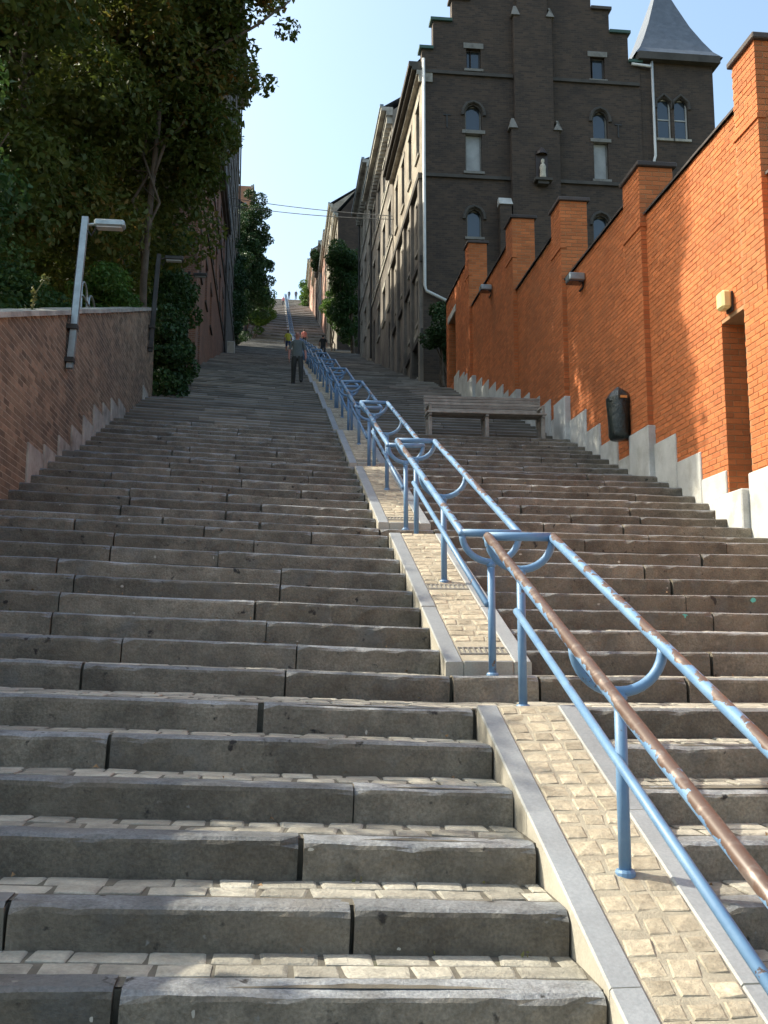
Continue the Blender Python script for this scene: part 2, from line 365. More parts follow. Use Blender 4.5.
for (k, i, y, z, d) in ROWS:
    r = random.Random(k*31+i)
    segs = splits(XL, RL, r) + splits(RR, XR, r) + ([(RL, RR)] if i in (0,) else [])
    if i == 8: segs += [(RL, RR)]
    for a, b in segs:
        p = ((a+b)/2, y, z); q = pj(p)
        vis = q is not None and -120 < q[0] < 900 and -20 < q[1] < 1080
        (near if vis and y < 19 else far).append((a, b, y, z, d, k, i))
near.sort(key=lambda s: s[2]); far += near[300:]; near = near[:300]
for a, b, y, z, d, k, i in near:
    r = random.Random(int(a*1000)+k*977+i*13); g = r.choice((.003, .005, .006, .010, .016)); L = b-a-2*g
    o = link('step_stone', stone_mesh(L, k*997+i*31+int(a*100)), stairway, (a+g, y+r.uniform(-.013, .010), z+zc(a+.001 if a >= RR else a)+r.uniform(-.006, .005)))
    sl = (zc(b)-zc(a+.001))/(b-a); o.rotation_euler = (0, -math.atan(sl)+r.uniform(-.003, .003), r.uniform(-.006, .006))
mb = MB()
for a, b, y, z, d, k, i in far:
    mb.ct = random.random(); g = random.uniform(.003, .008); za, zb = z+zc(a+.001), z+zc(b); j = random.uniform(-.008, .008); y_ = y+j
    top = random.uniform(-.004, .004)
    c = [(a+g, y_, za-RH-.03), (b-g, y_, zb-RH-.03), (b-g, y_+.16, zb-RH-.03), (a+g, y_+.16, za-RH-.03), (a+g, y_, za-.018+top), (b-g, y_, zb-.018+top), (b-g, y_+.16, zb+top), (a+g, y_+.16, za+top)]
    mb.hexa(c, (0, 1)); n = len(mb.v)
    mb.v += [(a+g, y_+.022, za+top), (b-g, y_+.022, zb+top)]
    mb.face((n-4, n-3, n+1, n)); mb.face((n, n+1, n-2, n-1))
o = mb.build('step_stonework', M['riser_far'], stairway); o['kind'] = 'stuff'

def sett_verts(x0, x1, y0, y1, zt, r, h=.05):
    b = .012; j = lambda: r.uniform(-.006, .006)
    o = [(x0+j(), y0+j()), (x1+j(), y0+j()), (x1+j(), y1+j()), (x0+j(), y1+j())]; cx, cy = (x0+x1)/2, (y0+y1)/2
    V = [(px, py, zt-h) for px, py in o] + [(px, py, zt-.011+r.uniform(-.003, .001)) for px, py in o]
    V += [(px+(cx-px)*2*b/(x1-x0)*1.2, py+(cy-py)*2*b/(y1-y0)*1.2, zt+r.uniform(-.003, .002)) for px, py in o] + [(cx, cy, zt+.002)]
    Fs = [(0,1,5,4),(1,2,6,5),(2,3,7,6),(3,0,4,7),(4,5,9,8),(5,6,10,9),(6,7,11,10),(7,4,8,11),(8,9,12),(9,10,12),(10,11,12),(11,8,12)]
    return V, Fs
SETT = []
for q in range(8):
    V, Fs = sett_verts(-.5, .5, -.5, .5, 0, random.Random(q), .5)
    r = random.Random(50+q); b = .13; j = lambda: r.uniform(-.045, .045)
    o = [(-.5+j(), -.5+j()), (.5+j(), -.5+j()), (.5+j(), .5+j()), (-.5+j(), .5+j())]
    V = [(x, y, -.06) for x, y in o] + [(x, y, -.005+r.uniform(-.002, .002)) for x, y in o] + [(x*(1-b), y*(1-b), r.uniform(-.003, .002)) for x, y in o] + [(0, 0, .001)]
    SETT.append((V, Fs))
def sett_mesh(q, m):
    mb = MB(); mb.v = list(SETT[q][0]); [mb.face(f) for f in SETT[q][1]]; return mb.mesh('sett', m)
SETM = [sett_mesh(q, M['sett']) for q in range(8)]; RSETM = [sett_mesh(q, M['rsett']) for q in range(8)]
def sett_mesh_into(mb, q, cx, cy, cz, sx, sy, slx=0., sly=0.):
    n = len(mb.v); mb.ct = random.random()
    mb.v += [(cx+x*sx, cy+y*sy, cz+z+slx*x*sx+sly*y*sy) for x, y, z in SETT[q][0]]
    for f in SETT[q][1]: mb.face(tuple(n+i for i in f))
cells = []
for (k, i, y, z, d) in ROWS:
    if y > 10.5: break
    r = random.Random(k*131+i*7); dep = d-.155; nr = max(2, round(dep/.145)); w = dep/nr
    spans = [(XL, RL-.003), (RR+.003, XR)] if i < 8 else [(XL, XR)]
    for q in range(nr):
        for a, b in spans:
            x = a
            while x < b-.05:
                L = min(r.uniform(.14, .27), b-x)
                if b-x-L < .07: L = b-x
                cells.append((x+L/2, y+.157+w*(q+.5), z, L-r.uniform(.012, .022), w-r.uniform(.010, .020), r.randrange(8), zc(x+L/2), (zc(x+L)-zc(x))/L, r.uniform(-.004, .003))); x += L
def vis_area(c):
    q = pj((c[0], c[1], c[2]));
    if q is None or not (-5 < q[0] < 775 and 0 < q[1] < 1030) or c[2] > 1.5: return 0
    return c[3]*c[4]*(1.6-c[2])/q[2]**3
cells.sort(key=vis_area, reverse=True)
for n, c in enumerate(cells[:300]):
    o = link('sett', SETM[c[5]], stairway, (c[0], c[1], c[2]+c[6]+c[8])); o.scale = (c[3], c[4], 1); o.rotation_euler = (random.uniform(-.02, .02), -math.atan(c[7])+random.uniform(-.02, .02), random.uniform(-.03, .03))
mb = MB()
for c in cells[300:]: sett_mesh_into(mb, c[5], c[0], c[1], c[2]+c[6]+c[8], c[3], c[4], c[7])
o = mb.build('sett_paving', M['sett_j'], stairway); o['kind'] = 'stuff'

q = random.Random(41); mg = MB(); mp = MB()
def speck(mb, x, y, z, rx, rz):
    n = 7; c = [(x+rx*math.cos(6.283*i/n)*q.uniform(.7, 1.2), y, z+rz*math.sin(6.283*i/n)*q.uniform(.7, 1.2)) for i in range(n)]
    k = len(mb.v); mb.v += c; mb.face(tuple(range(k, k+n)))
for _ in range(90):
    k, i, y, z, d = q.choice([r for r in ROWS if r[2] < 18]); x = q.uniform(XL, RL) if q.random() < .4 else q.uniform(RR, XR)
    speck(mg, x, y-.0165, z+zc(x)-q.uniform(.03, .15), q.uniform(.004, .016), q.uniform(.004, .014))
for x, rw_ in ((3.3, 12), (2.75, 10), (4.1, 13)):
    k, i, y, z, d = ROWS[rw_]; speck(mp, x, y-.0165, z+zc(x)-.04, .03, .02)
o = mg.build('pale_specks', M['gum'], stairway); o['kind'] = 'stuff'
o = mp.build('paint_specks', M['paintspot'], stairway); o['kind'] = 'stuff'

# ------------------------------------------------------------------ cobbled ramps between the two flights
def grate(parent, y0, z0, sl):
    mb = MB(); w = .12
    x0, x1 = RL+.125, RR-.125
    def P(x, y, z): return (x, y0+y, z0+z+sl*y)
    def bar(xa, xb, ya, yb): mb.hexa([P(xa, ya, -.008), P(xb, ya, -.008), P(xb, yb, -.008), P(xa, yb, -.008), P(xa, ya, 0), P(xb, ya, 0), P(xb, yb, 0), P(xa, yb, 0)])
    bar(x0, x1, 0, .012); bar(x0, x1, w-.012, w); n = 9
    for q in range(n+1):
        x = x0+(x1-x0)*q/n; bar(max(x0, x-.006), min(x1, x+.006), .0125, w-.0125)
    g = mb.build('drain_grate', M['stone_grey'], parent)
    mb = MB(); mb.hexa([P(x0, .003, -.10), P(x1, .003, -.10), P(x1, w-.003, -.10), P(x0, w-.003, -.10), P(x0, .003, -.010), P(x1, .003, -.010), P(x1, w-.003, -.010), P(x0, w-.003, -.010)]); mb.build('drain_channel', M['cable'], g)
def ramp(k):
    yk, zk = LAND[k]; yb = yk-8*T; ya, za = yb+.24, LAND[k-1][1]+RH+.105; zb = zk+.025; sl = (zb-za)/(yk-ya)
    zt = lambda y: za+sl*(y-ya)
    mb = MB(); x0, x1 = RL+.121, RR-.121
    mb.hexa([(x0, ya+.004, za-.30), (x1, ya+.004, za-.30), (x1, yk, zb-.34), (x0, yk, zb-.34), (x0, ya+.004, za-.007), (x1, ya+.004, za-.007), (x1, yk, zb-.007), (x0, yk, zb-.007)])
    rp = tag(mb.build('cobbled_ramp', M['sand']), kind='structure')
    # front slab
    mb = MB(); mb.bbox(x0+.002, ya-.03, za-.16, x1-.002, ya+.10, za-.006, .008); mb.build('end_slab', M['kerb'], rp)
    r = random.Random(k)
    for x0_, x1_ in ((RL, RL+.12), (RR-.12, RR)):
        y = ya-.03; n = 3; Ls = (yk-y)/n
        for q in range(n):
            a, b = y+Ls*q+.003, y+Ls*(q+1)-.003; h = r.uniform(-.004, .004); c = .008
            mb = MB()
            A, B = zt(a)+h, zt(b)+h
            pts = lambda yy, zz: [(x0_, yy, zz-.30), (x0_, yy, zz-c), (x0_+c, yy, zz), (x1_-c, yy, zz), (x1_, yy, zz-c), (x1_, yy, zz-.30)]
            n0 = len(mb.v); mb.v += pts(a, A) + pts(b, B)
            for e in range(5): mb.face((n0+e, n0+e+1, n0+e+7, n0+e+6))
            mb.face(tuple(range(n0+5, n0-1, -1))); mb.face(tuple(range(n0+6, n0+12)))
            mb.build('kerb_stone', M['kerb'], rp)
    grates = [ya+.11, yk-1.75] if k == 1 else ([ya+.11] if k in (2, 3) else [])
    for g in grates: grate(rp, g, zt(g), sl)
    y = ya+.11; cs = []
    while y < yk-.03:
        L = min(r.uniform(.095, .125), yk-y); xo = 0; ncol = 3 if k == 0 else r.choice((3, 3, 2))
        ws = [r.uniform(.85, 1.15) for _ in range(ncol)]; s = sum(ws); x = x0
        for w in ws:
            w_ = (x1-x0)*w/s
            if not any(g-.06 < y+L/2 < g+.18 for g in grates):
                cs.append((x+w_/2, y+L/2+r.uniform(-.012, .012), w_-r.uniform(.010, .020), L-r.uniform(.012, .024), r.randrange(8), r.uniform(-.005, -.001)))
            x += w_
        y += L
    if k <= 2:
        for c in cs:
            o = link('sett', RSETM[c[4]], rp, (c[0], c[1], zt(c[1])+c[5])); o.scale = (c[2], c[3], 1); o.rotation_euler = (math.atan(sl)+r.uniform(-.03, .03), r.uniform(-.03, .03), r.uniform(-.05, .05))
    else:
        mb = MB()
        for c in cs: sett_mesh_into(mb, c[4], c[0], c[1], zt(c[1])+c[5], c[2], c[3], 0, sl)
        o = mb.build('sett_paving', M['rsett_j'], rp); o['kind'] = 'stuff'
    return zt
RZT = {k: ramp(k) for k in range(NU)}

# ------------------------------------------------------------------ handrails
XC, GA = 1.455, .195
def make_rail(U, seed, mats, rampz, nseg=10):
    root = empty('handrail'); ya, yb = -8*T+.10, .10; za, zb = -8*RH, 0.   # relative to landing nosing
    ha, hb = .95, 1.0; r = .0265
    def zr(y): return (za+ha)+(zb+hb-za-ha)*(y-ya)/(yb-ya)
    for s in (-1, 1):
        mb = MB(); y = [ya+(yb-ya)*q/8 for q in range(9)]
        pts = [(XC+s*GA, ya-.004, zr(ya)-.02)] + [(XC+s*GA, q, zr(q)) for q in y] + [(XC+s*GA, yb+.02, zr(yb)-.012)]
        mb.tube(pts, r, 14); mb.build('top_rail', mats[0] if s > 0 else mats[3], root, True)
    sup = [(ya, za), ((ya+yb)/2+.10, None), (yb, zb)]
    mids = []
    for n, (y, z) in enumerate(sup):
        if z is None: z = rampz(y)
        zt = zr(y)-.01; mb = MB()
        arc = [(XC+GA*math.cos(a), y, zt-GA*.95*math.sin(a)) for a in [math.pi*q/18 for q in range(19)]]
        mb.tube(arc, .023, nseg); mb.build('bracket', mats[1], root, True)
        mb = MB(); mb.tube([(XC, y, z-.03), (XC, y, zt-GA*.95)], .026, 12); p = mb.build('post', mats[1], root, True)
        mb = MB(); mb.lathe([(.0, .022), (.036, .022), (.042, .012), (.044, -.03)], (XC, y, z), 14); mb.build('base_collar', M['rail_post'], p)
        if n != 1:
            mb = MB(); mb.tube([(XC-GA, y, zr(y)), (XC, y, zr(y)), (XC+GA, y, zr(y))], .026, nseg); mb.build('cross_bar', mats[1], root, True)
        m2 = MB(); m2.lathe([(.026, -.012), (.032, -.006), (.032, .006), (.026, .012)], (XC, y, zt-GA*.95-.022), 12); m2.build('weld_collar', mats[1], p)
        mids.append((y, z))
    mb = MB(); mb.tube([(XC-.03, ya, za+.47), (XC-.03, yb, zb+.56)], .021, 12); mb.build('mid_rail', mats[2], root, True)
    return root
ORD = 'nearest second third fourth fifth sixth seventh eighth ninth tenth eleventh twelfth thirteenth fourteenth fifteenth sixteenth seventeenth eighteenth nineteenth twentieth'.split()
ORD += ['twenty-'+x for x in 'first second third fourth fifth sixth seventh eighth ninth'.split()] + ['thirtieth'] + ['thirty-'+x for x in 'first second third fourth fifth sixth seventh eighth ninth'.split()] + ['fortieth', 'forty-first', 'forty-second']
protos = {}
for k in range(NU):
    yk, zk = LAND[k]
    rz = lambda y, k=k: RZT[k](LAND[k][0]+y)-LAND[k][1]-.015
    key = 0 if k == 0 else 1
    if key not in protos:
        protos[key] = o = make_rail(U1, k, (M['rail_worn'], M['rail_post'], M['rail_post'], M['rail_bare']) if k == 0 else (M['rail_mid'], M['rail_post'], M['rail_post'], M['rail_mid']), rz, 12)
    else: o = copy_tree(protos[key])
    o.location = (0, yk, zk)
    lab = {0: 'nearest blue tube handrail, its paint peeled to brown metal, beside the cobbled ramp', 1: 'second blue tube handrail from the bottom, beside the two slotted drains'}.get(k, 'blue tube handrail section, %s from the bottom of the stairs' % ORD[k])
    tag(o, lab, 'handrail', 'blue handrails up the middle of the stairs')

# ------------------------------------------------------------------ brick walls
def brick_run(out, P, s0, s1, z0, z1, top=None, holes=(), rnd=None, bl=.215, bh=.065, j=.011, bot=None):
    """collect bricks on a plane: P(s, z, d) -> point, d = how far proud of the mortar"""
    n = 0; z = math.floor(z0/(bh+j))*(bh+j); row = 0
    while z < z1:
        row = int(round(z/(bh+j))); s = s0 - (0 if row % 2 else (bl+j)/2)
        while s < s1:
            a, b = max(s, s0), min(s+bl, s1); s += bl+j
            if b-a < .03: continue
            m = (a+b)/2; zt = min(z+bh, (top(m) if top else z1)); zb = z
            if bot and z+bh < bot(m): continue
            if zt-zb < .02: continue
            for h0, h1, g0, g1 in holes:
                if a < h1 and b > h0 and zt > g0 and zb < g1:
                    if a < h0-.03 and b <= h1+.3: b = min(b, h0)
                    elif b > h1+.03: a = max(a, h1)
                    else: a = b
            if b-a < .03: continue
            out.append((P, a, b, zb, zt))
        z += bh+j
def put_bricks(parent, bricks, mo, mj, nobj=300, seed=1, proud=.006):
    r = random.Random(seed); sc = []
    for n, (P, a, b, z0, z1) in enumerate(bricks):
        p = P((a+b)/2, (z0+z1)/2, 0); q = pj(p); s = 0
        if q is not None and 0 < q[0] < 768 and 0 < q[1] < 1024:
            u = pj(P(a, z0, 0)); v = pj(P(b, z1, 0)); s = abs(u[0]-v[0])*abs(z1-z0)*1000/q[2] if u and v else 0
        sc.append((s, n))
    sc.sort(reverse=True); pick = {n for s, n in sc[:nobj] if s > 0}; mb = MB()
    for n, (P, a, b, z0, z1) in enumerate(bricks):
        d = proud+r.uniform(-.3, .4)*proud; c = .0025; t = (r.uniform(-.0015, .0015), r.uniform(-.0015, .0015))
        V = [P(a, z0, -.03), P(b, z0, -.03), P(b, z1, -.03), P(a, z1, -.03), P(a, z0, d-c), P(b, z0, d-c+t[0]), P(b, z1, d-c+t[0]+t[1]), P(a, z1, d-c+t[1])]
        V += [P(a+c, z0+c, d), P(b-c, z0+c, d+t[0]), P(b-c, z1-c, d+t[0]+t[1]), P(a+c, z1-c, d+t[1])]
        Fs = [(0,1,5,4),(1,2,6,5),(2,3,7,6),(3,0,4,7),(4,5,9,8),(5,6,10,9),(6,7,11,10),(7,4,8,11),(8,9,10,11)]
        if n in pick:
            m2 = MB(); m2.v = [tuple(v) for v in V]; [m2.face(f) for f in Fs]; m2.build('brick', mo, parent)
        else:
            mb.ct = r.random(); k = len(mb.v); mb.v += [tuple(v) for v in V]
            for f in Fs: mb.face(tuple(k+i for i in f))
    o = mb.build('brickwork', mj, parent); o['kind'] = 'stuff'; return o

# --- right wall: stepped orange brick wall with pillars
XW = 5.75; XP = 5.66
PIL = [(6.1, 6.9, 7.5), (10.58, 11.17, 8.93), (14.39, 15.12, 9.24), (18.65, 19.32, 10.66), (22.64, 23.3, 12.08), (28.0, 28.55, 13.7)]
BAYS = [(2.0, 6.1, 6.2), (6.9, 10.58, 7.2), (11.17, 14.39, 8.42), (15.12, 18.65, 8.97), (19.32, 22.64, 10.24), (23.3, 28.0, 11.72), (28.55, 32.4, 13.37)]
rw = empty('brick_wall', (XW, 2.0, zstair(2)))
rw_parts = []
DOOR = (11.20, 11.97, 3.55, 5.80); DOOR2 = (30.7, 31.9, 10.3, 12.45)
mb = MB(); bricks = []
PX = lambda X: (lambda s, z, d: (X-d, s, z))
for y0, y1, zt in BAYS:
    hs = [h for h in (DOOR, DOOR2) if h[0] > y0 and h[1] < y1]
    zb = zstair(y0)-.9; zt_ = zt-.04
    cuts = [y0] + [q for h in hs for q in h[:2]] + [y1]
    for a, b in zip(cuts[:-1], cuts[1:]):
        h = next((h for h in hs if h[0] == a), None)
        if h: mb.box(XW, a, h[3], XW+.40, b, zt_); mb.box(XW+.36, a, zb, XW+.40, b, h[3]); mb.box(XW, a, zb, XW+.40, b, h[2]-.1, (4,))
        else: mb.box(XW, a, zb, XW+.40, b, zt_)
    brick_run(bricks, PX(XW), y0, y1, zb+.3, zt_, holes=hs, bot=lambda s: zstair(s)-.3)
    for h in hs:                                         # jamb bricks in the doorway
        brick_run(bricks, (lambda y: (lambda s, z, d: (s, y-d, z)))(h[1]), XW-.008, XW+.36, h[2], h[3])
for y0, y1, zt in PIL:
    zb = zstair(y0)-.6
    mb.box(XP, y0, zb, XW+.46, y1, zt-.05)
    brick_run(bricks, PX(XP), y0, y1, zb, zt-.05)
    brick_run(bricks, (lambda y: (lambda s, z, d: (s, y-d, z)))(y0), XP-.008, XW+.46, zb, zt-.05)
mb.build('wall_core', M['mortar'], rw)
put_bricks(rw, bricks, M['brick'], M['brick_j'], 300, 3)
for y0, y1, zt in PIL:
    m2 = MB(); m2.bbox(XP-.05, y0-.06, zt-.05, XW+.52, y1+.05, zt+.03, .012); m2.build('pillar_cap', M['tile'], rw)
    m2 = MB(); zc_ = zt-1.05                              # moulded course under the pillar head
    m2.box(XP-.028, y0-.028, zc_, XW, y1+.02, zc_+.06); m2.build('brick_band', M['brick_j'], rw)
for y0, y1, zt in BAYS:
    n = max(1, round((y1-y0)/.34)); L = (y1-y0)/n
    for q in range(n):
        a, b = y0+L*q, y0+L*(q+1)-.004; m2 = MB(); x0, x1 = XW-.05, XW+.45; zz = zt-.04+random.uniform(-.004, .004)
        sec = [(x0, 0), (x0, .035), (x0+.10, .075), (XW+.20, .115), (x1-.10, .075), (x1, .035), (x1, 0)]
        n0 = len(m2.v); m2.v += [(x, a, zz+h) for x, h in sec] + [(x, b, zz+h) for x, h in sec]
        for e in range(6): m2.face((n0+e, n0+e+1, n0+e+8, n0+e+7))
        m2.face(tuple(range(n0+6, n0-1, -1))); m2.face(tuple(range(n0+7, n0+14)))
        m2.tube([(XW+.20, b-.03, zz+.10), (XW+.20, b+.01, zz+.10)], .05, 8)
        m2.build('coping_tile', M['tile'], rw)
# plinth blocks with level tops, stepping up with the stairs
y = 2.6; pr = random.Random(5); edges = []
blocks = [(10.50, 11.2, 3.70), (12.0, 12.72, 3.88), (12.74, 13.52, 4.27), (13.55, 14.36, 4.70), (14.36, 15.14, 5.0), (15.16, 15.92, 4.75), (15.95, 16.8, 5.18), (16.83, 17.58, 5.60), (17.6, 18.62, 6.05), (18.62, 19.34, 6.55), (19.36, 19.9, 6.35)]
y = 10.5
while y > 3:
    blocks.append((y-.80, y-.03, zstair(y-.8)+.75)); y -= .83
y = 19.93
while y < 32.3:
    if not (DOOR2[0]-.5 < y < DOOR2[1]): blocks.append((y, y+.82, zstair(y)+.62))
    y += .85
for a, b, zt in blocks:
    inp = any(a < p[1]-.01 and b > p[0]+.01 for p in PIL)
    x0 = (XP if inp else XW)-.035
    m2 = MB(); m2.bbox(x0+pr.uniform(-.004, .004), a-(.03 if inp else 0), zstair(a)-.5, XW+.05, b+(.02 if inp else 0), zt, .012); m2.build('plinth_block', M['concrete'], rw)
m2 = MB(); m2.bbox(XW-.22, 11.22, 3.0, XW+.34, 11.95, 3.52, .015); m2.build('door_step', M['concrete'], rw)
m2 = MB(); m2.box(XW+.30, DOOR[0]+.01, DOOR[2]-.05, XW+.345, DOOR[1]-.012, DOOR[3]-.01); m2.build('door', M['door'], rw)
m2 = MB(); m2.box(XW+.30, DOOR2[0]+.01, DOOR2[2]-.05, XW+.345, DOOR2[1]-.012, DOOR2[3]-.01); m2.build('door', M['door'], rw)
m2 = MB(); m2.bbox(XW-.03, DOOR2[0]-.12, DOOR2[3]+.01, XW+.1, DOOR2[1]+.12, DOOR2[3]+.24, .01); m2.build('lintel', M['concrete'], rw)
rebase(rw, rw.location)
tag(rw, 'tall orange brick wall stepping up the right side with capped pillars', 'wall')

# --- left wall: old brick garden wall with sloping concrete coping
lw = empty('brick_wall', (XL, 3.0, zstair(3)))
lt = lambda y: 5.26 + .354*(y-10.91)
LY0, LY1 = 2.2, 24.35
mb = MB(); mb.hexa([(XL-.36, LY0, 0), (XL, LY0, 0), (XL, LY1, zstair(LY1)-.6), (XL-.36, LY1, zstair(LY1)-.6), (XL-.36, LY0, lt(LY0)-.06), (XL, LY0, lt(LY0)-.06), (XL, LY1, lt(LY1)-.06), (XL-.36, LY1, lt(LY1)-.06)])
mb.build('wall_core', M['lmortar'], lw); bricks = []
brick_run(bricks, lambda s, z, d: (XL+d, s, z), LY0, LY1, zstair(LY0)-.2, lt(LY1), top=lambda s: lt(s)-.06, bot=lambda s: zstair(s)-.15)
put_bricks(lw, bricks, M['lbrick'], M['lbrick_j'], 300, 4, .0025)
y = LY0; sl = .354
while y < LY1-.1:
    L = min(random.uniform(.9, 1.15), LY1+.03-y); m2 = MB(); z0, z1 = lt(y)-.055+random.uniform(-.006, .006), lt(y+L-.01)-.055+random.uniform(-.006, .006); a, b = y, y+L-.008
    m2.hexa([(XL-.42, a, z0), (XL+.055, a, z0), (XL+.055, b, z1), (XL-.42, b, z1), (XL-.42, a, z0+.075), (XL+.05, a, z0+.065), (XL+.05, b, z1+.065), (XL-.42, b, z1+.075)]); m2.build('coping_slab', M['concrete_l'], lw); y += L
y = 3.0; pr = random.Random(11)
while y < LY1-1:
    if pr.random() < .75:
        zt = zstair(y)+.17+pr.uniform(.22, .46); m2 = MB(); m2.bbox(XL-.05, y, zstair(y)-.4, XL+.03, y+.80, zt, .01); m2.build('plinth_block', M['concrete_l'], lw)
    y += .85
rebase(lw, lw.location)
tag(lw, 'low old red-brown brick wall with sloping concrete coping on the left', 'wall')

# ------------------------------------------------------------------ buildings
def grid_wall(mb, P, s0, s1, z0, z1, holes=(), solid=None, extra=(), rev=.16):
    ss = sorted({s0, s1, *[h[0] for h in holes], *[h[1] for h in holes], *[e for e in extra if s0 < e < s1]})
    zs = sorted({z0, z1, *[h[2] for h in holes], *[h[3] for h in holes], *( [q for q in solid[1]] if solid else [])})
    ss = [s for s in ss if s0 <= s <= s1]; zs = [z for z in zs if z0 <= z <= z1]
    for a, b in zip(ss[:-1], ss[1:]):
        for c, d in zip(zs[:-1], zs[1:]):
            m, n = (a+b)/2, (c+d)/2
            if any(h[0] < m < h[1] and h[2] < n < h[3] for h in holes): continue
            if solid and not solid[0](m, n): continue
            mb.quad(P(a, c, 0), P(b, c, 0), P(b, d, 0), P(a, d, 0))
    for h in holes:
        a, b, c, d = h[:4]
        mb.quad(P(a, c, 0), P(a, c, rev), P(a, d, rev), P(a, d, 0)); mb.quad(P(b, c, 0), P(b, d, 0), P(b, d, rev), P(b, c, rev))
        mb.quad(P(a, d, 0), P(a, d, rev), P(b, d, rev), P(b, d, 0)); mb.quad(P(a, c, 0), P(b, c, 0), P(b, c, rev), P(a, c, rev))
def pbox(mb, P, s0, s1, z0, z1, d0, d1):
    c = [P(s0, z0, d0), P(s1, z0, d0), P(s1, z0, d1), P(s0, z0, d1), P(s0, z1, d0), P(s1, z1, d0), P(s1, z1, d1), P(s0, z1, d1)]; mb.hexa(c)
def window(parent, P, a, b, c, d, frame='frame', sill='stone', rev=.16, bars=(1, 1), curtain=False, lintel=None):
    f = .055; mb = MB(); e = .002
    for q in ((a+e, a+f, c+e, d-e), (b-f, b-e, c+e, d-e), (a+f, b-f, c+e, c+f), (a+f, b-f, d-f, d-e)): pbox(mb, P, q[0], q[1], q[2], q[3], rev-.06, rev-.003)
    for i in range(1, bars[0]+1): s = a+(b-a)*i/(bars[0]+1); pbox(mb, P, s-.022, s+.022, c+f, d-f, rev-.055, rev-.005)
    for i in range(1, bars[1]+1): z = c+(d-c)*i/(bars[1]+1); pbox(mb, P, a+f, b-f, z-.022, z+.022, rev-.052, rev-.007)
    w = mb.build('window', M[frame], parent)
    mb = MB(); mb.quad(P(a, c, rev-.02), P(b, c, rev-.02), P(b, d, rev-.02), P(a, d, rev-.02)); mb.build('pane', M['curtain'] if curtain else M['glass'], w)
    if sill: mb = MB(); pbox(mb, P, a-.08, b+.08, c-.10, c-.003, -.07, .02); mb.build('sill', M[sill], w)
    if lintel: mb = MB(); pbox(mb, P, a-.10, b+.10, d+.003, d+.22, -.03, .02); mb.build('lintel', M[lintel], w)
    return w
